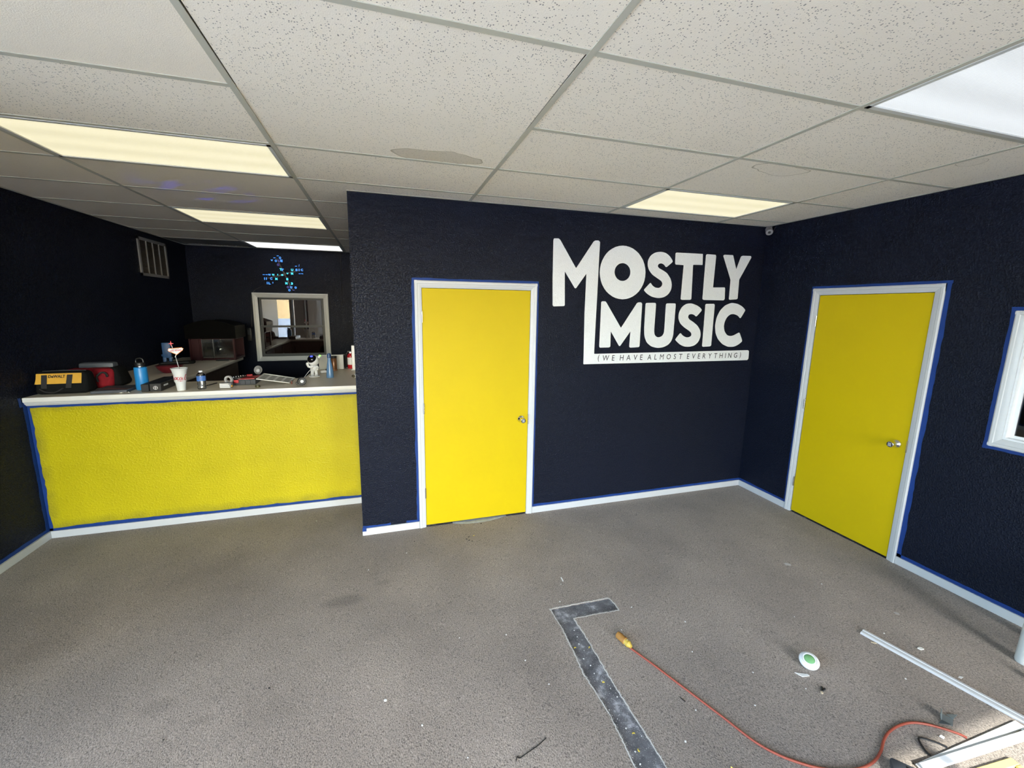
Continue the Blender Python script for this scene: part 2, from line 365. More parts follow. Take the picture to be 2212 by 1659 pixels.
def carpet_material():
    m = mat('taupe loop carpet', (.2, .17, .15), .95, spec=.15, sheen=.15)
    nt = m.node_tree; L = nt.links.new; p = nt.nodes['Principled BSDF']; tc = nt.nodes[m['tc']]
    wv = nt.nodes.new('ShaderNodeTexNoise'); wv.inputs['Scale'].default_value = 14; wv.inputs['Detail'].default_value = 1
    L(tc.outputs['Object'], wv.inputs['Vector'])
    dm = nt.nodes.new('ShaderNodeVectorMath'); dm.operation = 'SCALE'; dm.inputs['Scale'].default_value = .012
    L(wv.outputs['Color'], dm.inputs[0])
    da = nt.nodes.new('ShaderNodeVectorMath'); da.operation = 'ADD'; L(tc.outputs['Object'], da.inputs[0]); L(dm.outputs[0], da.inputs[1])
    mp = nt.nodes.new('ShaderNodeMapping'); mp.inputs['Scale'].default_value = (1, .75, 1); mp.inputs['Rotation'].default_value = (0, 0, R(20))
    L(da.outputs[0], mp.inputs[0])
    n1 = nt.nodes.new('ShaderNodeTexNoise'); n1.inputs['Scale'].default_value = 185; n1.inputs['Detail'].default_value = 1; n1.inputs['Roughness'].default_value = .6
    L(mp.outputs[0], n1.inputs['Vector'])
    cr_ = nt.nodes.new('ShaderNodeValToRGB'); e = cr_.color_ramp.elements
    e[0].position = .28; e[0].color = (.085, .070, .060, 1); e[1].position = .75; e[1].color = (.365, .306, .258, 1)
    k = e.new(.40); k.color = (.20, .168, .144, 1); k = e.new(.55); k.color = (.262, .219, .184, 1)
    L(n1.outputs['Fac'], cr_.inputs[0])
    # worn, darker traffic patches and stains
    n2 = nt.nodes.new('ShaderNodeTexNoise'); n2.inputs['Scale'].default_value = 1.6; n2.inputs['Detail'].default_value = 4
    L(tc.outputs['Object'], n2.inputs['Vector'])
    r2 = nt.nodes.new('ShaderNodeMapRange'); r2.inputs[1].default_value = .3; r2.inputs[2].default_value = .7; r2.inputs[3].default_value = .8; r2.inputs[4].default_value = 1.14
    L(n2.outputs['Fac'], r2.inputs[0])
    fac = r2.outputs[0]
    for (sx, sy, rx, ry, dk) in ((-4.04, -.79, .15, .06, .72), (-3.79, -.66, .06, .03, .85), (-4.83, -1.32, .08, .05, .8), (-4.6, -1.45, .05, .03, .85), (-5.6, -.75, .16, .1, .9)):
        s1 = nt.nodes.new('ShaderNodeVectorMath'); s1.operation = 'SUBTRACT'; s1.inputs[1].default_value = (sx, sy, 0)
        L(da.outputs[0], s1.inputs[0])
        s2 = nt.nodes.new('ShaderNodeVectorMath'); s2.operation = 'DIVIDE'; s2.inputs[1].default_value = (rx, ry, 1); L(s1.outputs[0], s2.inputs[0])
        s3 = nt.nodes.new('ShaderNodeVectorMath'); s3.operation = 'LENGTH'; L(s2.outputs[0], s3.inputs[0])
        s4 = nt.nodes.new('ShaderNodeMapRange'); s4.interpolation_type = 'SMOOTHSTEP'; s4.inputs[1].default_value = .4; s4.inputs[2].default_value = 1.3; s4.inputs[3].default_value = dk; s4.inputs[4].default_value = 1
        L(s3.outputs['Value'], s4.inputs[0])
        ml = nt.nodes.new('ShaderNodeMath'); ml.operation = 'MULTIPLY'; L(fac, ml.inputs[0]); L(s4.outputs[0], ml.inputs[1]); fac = ml.outputs[0]
    mx = nt.nodes.new('ShaderNodeVectorMath'); mx.operation = 'SCALE'; L(cr_.outputs[0], mx.inputs[0]); L(fac, mx.inputs['Scale'])
    L(mx.outputs[0], p.inputs['Base Color'])
    b = nt.nodes.new('ShaderNodeBump'); b.inputs['Strength'].default_value = .5; b.inputs['Distance'].default_value = .005
    L(n1.outputs['Fac'], b.inputs['Height']); L(b.outputs[0], p.inputs['Normal'])
    return m
M['carpet'] = carpet_material()

def concrete_material():
    m = mat('bare concrete with glue', (.1, .1, .105), .9, spec=.2)
    nt = m.node_tree; L = nt.links.new; p = nt.nodes['Principled BSDF']; tc = nt.nodes[m['tc']]
    a = nt.nodes.new('ShaderNodeTexNoise'); a.inputs['Scale'].default_value = 9; a.inputs['Detail'].default_value = 8; a.inputs['Roughness'].default_value = .7; L(tc.outputs['Object'], a.inputs['Vector'])
    c = nt.nodes.new('ShaderNodeValToRGB'); e = c.color_ramp.elements
    e[0].position = .36; e[0].color = (.075, .075, .08, 1); e[1].position = .66; e[1].color = (.42, .42, .44, 1); k = e.new(.53); k.color = (.135, .135, .145, 1)
    L(a.outputs['Fac'], c.inputs[0])
    v = nt.nodes.new('ShaderNodeTexNoise'); v.inputs['Scale'].default_value = 210; v.inputs['Detail'].default_value = 2; L(tc.outputs['Object'], v.inputs['Vector'])
    t = nt.nodes.new('ShaderNodeMapRange'); t.inputs[1].default_value = .66; t.inputs[2].default_value = .72; L(v.outputs['Fac'], t.inputs[0])
    mx = nt.nodes.new('ShaderNodeMix'); mx.data_type = 'RGBA'; L(t.outputs[0], mx.inputs[0]); L(c.outputs[0], mx.inputs[6]); mx.inputs[7].default_value = (.6, .58, .54, 1)
    L(mx.outputs[2], p.inputs['Base Color'])
    b = nt.nodes.new('ShaderNodeBump'); b.inputs['Strength'].default_value = .5; b.inputs['Distance'].default_value = .003; L(v.outputs['Fac'], b.inputs['Height']); L(b.outputs[0], p.inputs['Normal'])
    return m
M['concrete'] = concrete_material()

def tile_material(name, col, pits, stain=None):
    """mineral fibre ceiling tile; stain = (x, y, rx, ry, fill) of an old water ring, object space"""
    m = mat(name, col, .9, spec=.2, var=.035, vscale=3)
    nt = m.node_tree; L = nt.links.new; p = nt.nodes['Principled BSDF']; tc = nt.nodes[m['tc']]; cm = nt.nodes['colmix']
    v = nt.nodes.new('ShaderNodeTexVoronoi'); v.inputs['Scale'].default_value = 135; L(tc.outputs['Object'], v.inputs['Vector'])
    n = nt.nodes.new('ShaderNodeTexNoise'); n.inputs['Scale'].default_value = 260; n.inputs['Detail'].default_value = 1; L(tc.outputs['Object'], n.inputs['Vector'])
    sp = nt.nodes.new('ShaderNodeSeparateColor'); L(v.outputs['Color'], sp.inputs[0])
    sz = nt.nodes.new('ShaderNodeMapRange'); sz.inputs[1].default_value = .1; sz.inputs[2].default_value = 1; sz.inputs[3].default_value = 0; sz.inputs[4].default_value = .40; L(sp.outputs[0], sz.inputs[0])
    nd = nt.nodes.new('ShaderNodeMath'); nd.operation = 'MULTIPLY_ADD'; nd.inputs[1].default_value = .2; L(n.outputs['Fac'], nd.inputs[0]); L(v.outputs['Distance'], nd.inputs[2])
    df = nt.nodes.new('ShaderNodeMath'); df.operation = 'SUBTRACT'; L(nd.outputs[0], df.inputs[0]); L(sz.outputs[0], df.inputs[1])
    pt = nt.nodes.new('ShaderNodeMapRange'); pt.inputs[1].default_value = .10; pt.inputs[2].default_value = .02; pt.inputs[3].default_value = 0; pt.inputs[4].default_value = pits; L(df.outputs[0], pt.inputs[0])
    mx = nt.nodes.new('ShaderNodeMix'); mx.data_type = 'RGBA'; L(pt.outputs[0], mx.inputs[0]); L(cm.outputs[2], mx.inputs[6]); mx.inputs[7].default_value = (.16, .14, .125, 1)
    colour = mx.outputs[2]
    if stain:
        sx, sy, rx, ry, fill = stain
        dn = nt.nodes.new('ShaderNodeTexNoise'); dn.inputs['Scale'].default_value = 5; dn.inputs['Detail'].default_value = 2; L(tc.outputs['Object'], dn.inputs['Vector'])
        ds = nt.nodes.new('ShaderNodeVectorMath'); ds.operation = 'SCALE'; ds.inputs['Scale'].default_value = .16; L(dn.outputs['Color'], ds.inputs[0])
        d0 = nt.nodes.new('ShaderNodeVectorMath'); d0.operation = 'ADD'; L(tc.outputs['Object'], d0.inputs[0]); L(ds.outputs[0], d0.inputs[1])
        d1 = nt.nodes.new('ShaderNodeVectorMath'); d1.operation = 'SUBTRACT'; d1.inputs[1].default_value = (sx + .08, sy + .08, 0); L(d0.outputs[0], d1.inputs[0])
        d2 = nt.nodes.new('ShaderNodeVectorMath'); d2.operation = 'MULTIPLY'; d2.inputs[1].default_value = (1 / rx, 1 / ry, 0); L(d1.outputs[0], d2.inputs[0])
        d3 = nt.nodes.new('ShaderNodeVectorMath'); d3.operation = 'LENGTH'; L(d2.outputs[0], d3.inputs[0])
        c = nt.nodes.new('ShaderNodeValToRGB'); e = c.color_ramp.elements
        e[0].position = 0; e[0].color = (fill,) * 3 + (1,); e[1].position = 1.0; e[1].color = (0, 0, 0, 1)
        for pos, val in ((.93, fill), (.965, .75), (.985, .75)):
            q = e.new(pos); q.color = (val, val, val, 1)
        L(d3.outputs['Value'], c.inputs[0])
        m2 = nt.nodes.new('ShaderNodeMix'); m2.data_type = 'RGBA'; L(c.outputs[0], m2.inputs[0]); L(colour, m2.inputs[6]); m2.inputs[7].default_value = (.34, .27, .16, 1)
        colour = m2.outputs[2]
    L(colour, p.inputs['Base Color'])
    b = nt.nodes.new('ShaderNodeBump'); b.inputs['Strength'].default_value = .35; b.inputs['Distance'].default_value = .002
    L(n.outputs['Fac'], b.inputs['Height']); L(b.outputs[0], p.inputs['Normal'])
    return m
TILE = (.92, .825, .69)
M['tile'] = tile_material('fissured ceiling tile', TILE, .8)
M['tile_plain'] = tile_material('plain ceiling tile', (.88, .78, .64), .12)
M['tile_ring'] = tile_material('water stained ceiling tile', TILE, .6, (-3.405, -.90, .25, .085, .42))
M['tile_ring2'] = tile_material('faintly stained ceiling tile', TILE, .5, (-1.43, -1.33, .22, .09, .03))
M['tile_ring3'] = tile_material('slightly stained ceiling tile', TILE, .5, (-.55, -1.76, .06, .05, .05))

def lens_material(name, col, s, tubes):
    """prismatic lamp lens glowing over the tubes behind it"""
    m = bpy.data.materials.new(name); m.use_nodes = True; nt = m.node_tree; L = nt.links.new; p = nt.nodes['Principled BSDF']
    p.inputs['Base Color'].default_value = (.28, .27, .24, 1); p.inputs['Roughness'].default_value = .3
    tc = nt.nodes.new('ShaderNodeTexCoord'); sx = nt.nodes.new('ShaderNodeSeparateXYZ'); L(tc.outputs['Object'], sx.inputs[0])
    a = nt.nodes.new('ShaderNodeMath'); a.operation = 'MULTIPLY'; a.inputs[1].default_value = 2 * math.pi / .2; L(sx.outputs['Y'], a.inputs[0])
    c = nt.nodes.new('ShaderNodeMath'); c.operation = 'COSINE'; L(a.outputs[0], c.inputs[0])
    r = nt.nodes.new('ShaderNodeMapRange'); r.inputs[1].default_value = -1; r.inputs[2].default_value = 1; r.inputs[3].default_value = s * (1 - tubes); r.inputs[4].default_value = s * (1 + tubes)
    L(c.outputs[0], r.inputs[0])
    p.inputs['Emission Color'].default_value = (*col, 1); L(r.outputs[0], p.inputs['Emission Strength'])
    v = nt.nodes.new('ShaderNodeTexVoronoi'); v.inputs['Scale'].default_value = 190; v.inputs['Randomness'].default_value = 0; L(tc.outputs['Object'], v.inputs['Vector'])
    b = nt.nodes.new('ShaderNodeBump'); b.inputs['Strength'].default_value = .8; b.inputs['Distance'].default_value = .004; L(v.outputs['Distance'], b.inputs['Height']); L(b.outputs[0], p.inputs['Normal'])
    return m

# ================================================================ the room
XS = [XL, -5.50, -4.26, -3.04, -1.815, -.63, 0.0]
YS = [YF, -5.68, -5.07, -4.46, -3.85, -3.24, -2.63, -2.02, -1.415, -.81, -.213, .40, 1.04, 1.72, 2.36, 3.0, 3.64, YB]

# ---- floor: concrete slab, carpet with the strip torn out of it
b = MB(); b.box(XL - .12, .12, YF - .15, YB + .12, -.12, -.008)
floor = struct(b, 'floor', M['concrete'])
t = bmesh.new()
outer = [(XL, YF), (0, YF), (0, 0), (XM, 0), (XM, YB), (XL, YB)]
hole = []
for i, p in enumerate(STRIP):                       # ragged knife cut
    q = STRIP[(i + 1) % len(STRIP)]; n = max(2, int(math.hypot(q[0] - p[0], q[1] - p[1]) / .012))
    for k in range(n):
        u = k / n
        hole.append((p[0] + (q[0] - p[0]) * u + random.uniform(-.0025, .0025), p[1] + (q[1] - p[1]) * u + random.uniform(-.0025, .0025)))
ed = []
for loop in (outer, hole):
    vs = [t.verts.new((x, y, 0)) for x, y in loop]
    ed += [t.edges.new((vs[i], vs[(i + 1) % len(vs)])) for i in range(len(vs))]
bmesh.ops.triangle_fill(t, use_beauty=True, use_dissolve=False, edges=ed)
for f in t.faces:
    if f.normal.z < 0: f.normal_flip()
vs = [t.verts.new((x, y, 0)) for x, y in hole]; v2 = [t.verts.new((x, y, -.0085)) for x, y in hole]
for i in range(len(hole)):
    j = (i + 1) % len(hole); t.faces.new((vs[i], vs[j], v2[j], v2[i]))
b = MB(); b.add(t)
tag(b.build('carpet', M['carpet'], floor, smooth=0), 'taupe loop pile carpet')
b = MB()                                            # pale backing fibres and dried glue along the cut
M['fibre'] = mat('pale backing fibre', (.46, .445, .42), .9, var=.3, vscale=60)
nh = len(hole); wv = [0, 0]; rib = []
for k, (x, y) in enumerate(hole):                    # torn backing showing as a pale line
    xa, ya = hole[k - 1]; xb, yb = hole[(k + 1) % nh]; d = Vector((xb - xa, yb - ya)).normalized(); n_ = Vector((-d.y, d.x))
    wv = [.7 * wv[0] + random.uniform(-.0012, .0012), .7 * wv[1] + random.uniform(-.0012, .0012)]
    p = Vector((x, y)); a = p + n_ * (.0028 + wv[0]); c = p - n_ * (.0028 + wv[1])
    rib += [(a.x, a.y, .0012), (x, y, .0022), (c.x, c.y, .0008)]
b.raw(rib, [f for k in range(nh) for f in ((3 * k, 3 * k + 1, (3 * k + 4) % (3 * nh), (3 * k + 3) % (3 * nh)), (3 * k + 1, 3 * k + 2, (3 * k + 5) % (3 * nh), (3 * k + 4) % (3 * nh)))])
vs, fs = [], []
for x, y in hole:
    for k in range(14):
        a = random.uniform(0, 6.28); px, py = x + random.gauss(0, .005), y + random.gauss(0, .005)
        z = random.uniform(.0005, .003); s = random.uniform(.0006, .0015); i0 = len(vs)
        vs += [(px, py, z), (px + s * math.cos(a), py + s * math.sin(a), z + .0008), (px + 3 * s * math.cos(a + .5), py + 3 * s * math.sin(a + .5), z + random.uniform(0, .003)), (px + s * math.cos(a + 1.6), py + s * math.sin(a + 1.6), z)]
        fs.append((i0, i0 + 1, i0 + 2, i0 + 3))
b.raw(vs, fs)
tag(b.build('frayed_edge', M['fibre'], floor, smooth=0), 'white frayed backing along the cut carpet', kind='stuff')

# ---- ceiling: deck, tiles, runners and cross tees
b = MB(); b.box(XL - .12, .12, YF - .15, YB + .12, H + .09, H + .2)
ceiling = struct(b, 'ceiling', M['tile_edge'])
LAMPS = {(1, 9), (1, 12), (1, 15), (4, 9), (4, 6)}
VENT = (0, 15)
for i in range(len(XS) - 1):
    for j in range(len(YS) - 1):
        x0, x1, y0, y1 = XS[i], XS[i + 1], YS[j], YS[j + 1]
        if y0 > -.25 and x1 > XM:
            if x0 < XM and y0 >= 0: x1 = XM
            elif y1 > 0 and x0 < XM: pass
            elif y1 > 0 and y0 < 0: y1 = 0
            else: continue
        if (i, j) in LAMPS or (i, j) == VENT: continue
        m = M['tile']
        if i <= 1: m = M['tile_plain']
        if (i, j) == (1, 8): m = M['tile']
        if (i, j) == (2, 8): m = M['tile_ring']
        if (i, j) == (4, 8): m = M['tile_ring2']
        if (i, j) == (5, 7): m = M['tile_ring3']
        z = H + .004; zb = z - (.006 if (i, j) == (2, 7) else 0); zl = z - (.003 if (i, j) == (2, 7) else 0)
        g = .003; gx = .017 if (i, j) == (2, 7) else g
        if x0 < XM < x1 and y0 < 0 < y1:                # tile cut round the wall end
            b = MB(); b.prism([(x0 + g, y0 + g), (x1 - g, y0 + g), (x1 - g, 0), (XM, 0), (XM, y1 - g), (x0 + g, y1 - g)], (0, 0, z), (1, 0, 0), (0, 1, 0), .012)
        else:
            v = [(x0 + gx, y0 + g, z), (x1 - gx, y0 + g, z), (x1 - gx, y1 - g, zb), (x0 + gx, y1 - g, zl)]
            b = MB(); b.raw(v + [(p[0], p[1], p[2] + .014) for p in v], [(3, 2, 1, 0), (4, 5, 6, 7), (0, 1, 5, 4), (1, 2, 6, 5), (2, 3, 7, 6), (3, 0, 4, 7)])
        b.build('ceiling_tile', m, ceiling, smooth=0)
for x in XS[1:-1]:
    y1 = YB if x < XM else 0
    b = MB(); b.box(x - .0125, x + .0125, YF, y1, H, H + .0035); b.box(x - .002, x + .002, YF, y1, H + .003, H + .035)
    b.build('runner', M['grid'], ceiling, smooth=0)
for j, y in enumerate(YS[1:-1], 1):
    for i in range(len(XS) - 1):
        x0, x1 = XS[i] + .0125, XS[i + 1] - .0125
        if i == 0: x0 = XL
        if y > 0 and x1 > XM:
            if x0 > XM: continue
            x1 = XM
        if (i, j) == (2, 8): continue                    # hidden above the sagging tile
        b = MB(); b.box(x0, x1, y - .0125, y + .0125, H + .0008, H + .004); b.box(x0, x1, y - .002, y + .002, H + .004, H + .03)
        b.build('cross_tee', M['grid'], ceiling, smooth=0)
b = MB()                                             # wall angles
for (x0, x1, y0, y1) in ((XL, XL + .022, YF, YB), (XL, XM, YB - .022, YB), (-.022, 0, YF, 0), (XM, 0, -.02, 0)):
    b.box(x0, x1, y0, y1, H + .001, H + .0038)
b.build('wall_angle', M['grid'], ceiling, smooth=0)

# ---- walls
T = .12
D1 = (-3.434, -2.503, 2.062)          # door in the lettered wall: x0, x1, head
D2 = (-1.422, -.611, 2.058)           # door in the right wall: y0, y1, head
W2 = (-2.95, -1.886, 1.127, 1.875)      # window in the right wall
W1 = (-5.545, -4.625, 1.12, 2.02)     # window in the back wall
b = MB(); b.box(XM, D1[0], 0, T, 0, H + .03); b.box(D1[1], 0 + T, 0, T, 0, H + .03); b.box(D1[0], D1[1], 0, T, D1[2], H + .03)
struct(b, 'wall_main', M['navy'], 0)
b = MB(); b.box(0, T, D2[1], 0, 0, H + .03); b.box(0, T, D2[0], D2[1], D2[2], H + .03); b.box(0, T, W2[1], D2[0], 0, H + .03)
b.box(0, T, W2[0], W2[1], 0, W2[2]); b.box(0, T, W2[0], W2[1], W2[3], H + .03); b.box(0, T, YF, W2[0], 0, H + .03)
struct(b, 'wall_right', M['navy'], 0)
WL = (-5.80, -1.30)                   # side glazing near the front corner
b = MB(); b.box(XL - T, XL, WL[1], YB + T, 0, H + .03); b.box(XL - T, XL, YF, WL[0], 0, H + .03); b.box(XL - T, XL, WL[0], WL[1], 0, .1); b.box(XL - T, XL, WL[0], WL[1], 2.69, H + .03)
struct(b, 'wall_left', M['navy'], 0)
b = MB(); b.box(XL, W1[0], YB, YB + T, 0, H + .03); b.box(W1[1], XM + T, YB, YB + T, 0, H + .03); b.box(W1[0], W1[1], YB, YB + T, 0, W1[2]); b.box(W1[0], W1[1], YB, YB + T, W1[3], H + .03)
struct(b, 'wall_back', M['navy'], 0)
b = MB(); b.box(XM, XM + T, T, YB, 0, H + .03)
struct(b, 'wall_partition', M['navy'], 0)
M['front'] = mat('pale front wall paint', (.55, .53, .5), .6)
FW = ((-5.95, -3.3), (-1.75, -.5))     # shop-front openings in the front wall
b = MB(); xs_ = [XL - T] + [x for o_ in FW for x in o_] + [T]
for k in range(0, len(xs_), 2): b.box(xs_[k], xs_[k + 1], YF - .15, YF, 0, H + .03)
for x0, x1 in FW: b.box(x0, x1, YF - .15, YF, 0, .1); b.box(x0, x1, YF - .15, YF, 2.69, H + .03)
struct(b, 'wall_front', M['front'], 0)
# shop-front glazing behind the photographer
M['alu'] = mat('aluminium window frame', (.35, .34, .33), .35, metal=.8)
M['shop_glass'] = pane('shop front glass', (.93, .96, .96), 0.02)
for nm, (fx0, fx1) in zip(('window_3', 'window_5'), FW):
    wf = structure(nm, ((fx0 + fx1) / 2, YF, .1)); fm = (fx0 + fx1) / 2
    b = MB()
    for x in (fx0 + .02, fm, fx1 - .02): b.box(x - .03, x + .03, YF - .1, YF - .02, .1, 2.69)
    b.box(fx0, fx1, YF - .1, YF - .02, .1, .15); b.box(fx0, fx1, YF - .1, YF - .02, 2.65, 2.69)
    b.build('window_frame', M['alu'], wf, 0, world=True)
    for x0, x1 in ((fx0 + .05, fm - .03), (fm + .03, fx1 - .05)):
        b = MB(); b.box(x0, x1, YF - .064, YF - .058, .15, 2.65); b.build('window_pane', M['shop_glass'], wf, 0, world=True)
wf = structure('window_4', (XL, -4.1, .1))
b = MB()
for y in (WL[0] + .02, -3.55, WL[1] - .02): b.box(XL - .1, XL - .02, y - .03, y + .03, .1, 2.69)
b.box(XL - .1, XL - .02, WL[0], WL[1], .1, .15); b.box(XL - .1, XL - .02, WL[0], WL[1], 2.65, 2.69)
b.build('window_frame', M['alu'], wf, 0, world=True)
for y0, y1 in ((WL[0] + .05, -3.58), (-3.52, WL[1] - .05)):
    b = MB(); b.box(XL - .064, XL - .058, y0, y1, .15, 2.65); b.build('window_pane', M['shop_glass'], wf, 0, world=True)
# the lot and the brick building opposite (only light and reflections come from there)
M['lot'] = mat('sunlit concrete lot', (.78, .78, .77), .9, vscale=1)
b = MB(); b.box(-60, 40, -60, YF - .15, -.2, -.1); b.box(-60, XL - T, YF - .15, 30, -.2, -.1)
struct(b, 'ground_outside', M['lot'], 0)
mb_ = mat('red brick', (.35, .16, .12), .9); nt = mb_.node_tree
br = nt.nodes.new('ShaderNodeTexBrick'); br.inputs['Scale'].default_value = 4; br.inputs[1].default_value = (.38, .17, .13, 1); br.inputs[2].default_value = (.30, .13, .10, 1); br.inputs[3].default_value = (.5, .46, .42, 1)
tcm = nt.nodes.new('ShaderNodeMapping'); tcm.inputs['Rotation'].default_value = (R(90), 0, 0)
nt.links.new(nt.nodes[mb_['tc']].outputs['Object'], tcm.inputs[0]); nt.links.new(tcm.outputs[0], br.inputs[0]); nt.links.new(br.outputs[0], nt.nodes['Principled BSDF'].inputs['Base Color'])
b = MB(); b.box(-40, -12, -26, -16, -.1, 4.2); b.box(-40.1, -11.9, -26.1, -15.9, 4.2, 4.4)
struct(b, 'exterior_building', mb_, 0)
# closed rooms behind the two windows
M['dim'] = mat('dim plaster', (.30, .24, .22), .8)
b = MB(); b.box(XL, XM, 6.4, 6.5, -.1, H); b.box(XL - .1, XL, YB + T, 6.5, -.1, H); b.box(XM, XM + .1, YB + T, 6.5, -.1, H); b.box(XL, XM, YB + T, 6.5, H, H + .1); b.box(XL, XM, YB + T, 6.5, -.2, -.1)
struct(b, 'wall_backroom', M['dim'], 0)
b = MB(); b.box(2.4, 2.5, -4.0, -1.45, -.1, H); b.box(T, 2.5, -1.5, -1.4, -.1, H); b.box(T, 2.5, -4.1, -4.0, -.1, H); b.box(T, 2.5, -4.1, -1.4, H, H + .1); b.box(T, 2.5, -4.1, -1.4, -.2, -.1)
struct(b, 'wall_sideroom', M['dim'], 0)

fill_panel = thing('ceiling_light', 'added unseen glow panel in the room behind back window', 'ceiling light', (-5.2, 5.3, H - .02), group='ceiling lamps set in the tile grid')  # invented glow panel, out of view, added to brighten the room behind the glass
b = MB(); b.box(-.6, .6, -.3, .3, 0, .02); b.build('lens', emat('added fill glow', (1, .80, .68), 7), fill_panel, 0)

b = MB(); b.box(D1[0] - .1, D1[1] + .1, T, T + .03, -.1, 2.3); struct(b, 'door_light_stop', M['tile_edge'], 0)  # unseen dark panel added to stop light leaking under the door
b = MB(); b.box(T, T + .03, D2[0] - .1, D2[1] + .1, -.1, 2.3); struct(b, 'door_light_stop', M['tile_edge'], 0)  # same added light stop, hidden behind the right wall door

# ---- doors
CAS = [(0, 0), (.055, 0), (.055, .011), (.048, .016), (.034, .015), (.030, .0115), (.012, .010), (.005, .007), (0, .006)]
def knob(door, pos, nrm):
    nrm = Vector(nrm)
    # frame: local x horizontal, local y vertical
    z = nrm; y = Vector((0, 0, 1)); x = y.cross(z); m = Matrix((x, y, z)).transposed().to_4x4()
    k = MB(); k.lathe([(0, 0), (.034, 0), (.034, .003), (.031, .010), (.020, .019), (.0150, .028), (.0155, .033), (.0205, .040), (.0225, .062), (.0215, .070), (.0195, .071)], n=32, m=m); k.xf(Matrix.Translation(pos))
    ko = k.build('knob', M['chrome'], door, world=True)
    f = MB(); f.lathe([(.0196, .0708), (.0190, .0722), (0, .0722)], n=28, m=m); f.xf(Matrix.Translation(pos))
    fo = f.build('keypad', M['black'], ko, world=True)
    f = MB()
    for r in range(4):
        for c in range(3):
            f.box(-.0095 + c * .0075 - .0026, -.0095 + c * .0075 + .0026 + .0020, .0105 - r * .007 - .0026, .0105 - r * .007 + .0024, .0722, .0732)
    f.xf(Matrix.Translation(pos) @ m)
    f.build('key_grid', M['key'], ko, smooth=0, world=True)
M['key'] = mat('grey number keys', (.42, .43, .48), .5)

def hinge(door, p, nrm, side):
    """leaf pair and knuckle barrel at p on the jamb"""
    nrm, side = Vector(nrm), Vector(side); p = Vector(p); h = MB()
    h.cyl(p + nrm * .004 - Vector((0, 0, .045)), p + nrm * .004 + Vector((0, 0, .045)), .0055, n=10)
    h.cyl(p + nrm * .004 + Vector((0, 0, .045)), p + nrm * .004 + Vector((0, 0, .049)), .0035, n=8)
    q = p + side * .009; a = [q - side * .009, q + side * .009]
    x0, x1 = sorted((a[0].x, a[1].x)); y0, y1 = sorted((a[0].y, a[1].y))
    if abs(nrm.y) > .5: y0, y1 = p.y - .0015, p.y + .0015
    else: x0, x1 = p.x - .0015, p.x + .0015
    h.box(x0, x1, y0, y1, p.z - .044, p.z + .044)
    h.build('hinge', M['steel'], door, world=True)

# door_1 in the lettered wall
d1 = structure('door_1', (-2.97, 0, 0))
b = MB(); b.box(D1[0] + .005, D1[1] - .005, -.002, .038, .016, D1[2] - .006, .002); b.build('door_slab', M['yellow_door'], d1, world=True)
b = MB(); b.box(D1[0], D1[0] + .003, .0, T, 0, D1[2]); b.box(D1[1] - .003, D1[1], 0, T, 0, D1[2]); b.box(D1[0], D1[1], 0, T, D1[2] - .003, D1[2]); b.box(D1[0], D1[0] + .02, .05, T, 0, D1[2]); b.box(D1[1] - .02, D1[1], .05, T, 0, D1[2])
b.build('door_jamb', M['white_trim'], d1, 0, world=True)
for path in (((D1[0] + .001, 0, 0), (D1[0] + .001, 0, D1[2] + .055)), ((D1[1] - .001, 0, D1[2] + .055), (D1[1] - .001, 0, 0)), ((D1[0] - .054, 0, D1[2] - .001), (D1[1] + .054, 0, D1[2] - .001))):
    b = MB(); b.sweep(CAS, path, (0, -1, 0)); b.build('casing', M['white_trim'], d1, 30, world=True)
for z in (1.83, 1.067, .316): hinge(d1, (D1[0] + .003, -.004, z), (0, -1, 0), (-1, 0, 0))
knob(d1, (-2.572, -.002, .925), (0, -1, 0))
b = MB(); b.box(D1[1] - .006, D1[1] + .003, -.0075, -.001, .875, .965); b.build('strike_plate', M['steel'], d1, 0, world=True)
# door_2 in the right wall
d2 = structure('door_2', (0, -1.0165, 0))
b = MB(); b.box(-.002, .038, D2[0] + .005, D2[1] - .008, .016, D2[2] - .006, .002); b.build('door_slab', M['yellow_door'], d2, world=True)
b = MB(); b.box(0, T, D2[0], D2[0] + .003, 0, D2[2]); b.box(0, T, D2[1] - .003, D2[1], 0, D2[2]); b.box(0, T, D2[0], D2[1], D2[2] - .003, D2[2]); b.box(.05, T, D2[0], D2[0] + .02, 0, D2[2]); b.box(.05, T, D2[1] - .02, D2[1], 0, D2[2])
b.build('door_jamb', M['white_trim'], d2, 0, world=True)
for path in (((0, D2[1] - .001, 0), (0, D2[1] - .001, D2[2] + .055)), ((0, D2[0] + .001, D2[2] + .055), (0, D2[0] + .001, 0)), ((0, D2[1] + .054, D2[2] - .001), (0, D2[0] - .054, D2[2] - .001))):
    b = MB(); b.sweep(CAS, path, (-1, 0, 0)); b.build('casing', M['white_trim'], d2, 30, world=True)
for z in (1.825, 1.064, .306): hinge(d2, (-.004, D2[1] - .004, z), (-1, 0, 0), (0, 1, 0))
knob(d2, (-.002, -1.352, .922), (-1, 0, 0))
b = MB(); b.box(-.0075, -.001, D2[0] - .004, D2[0] + .005, .875, .965); b.build('strike_plate', M['steel'], d2, 0, world=True)

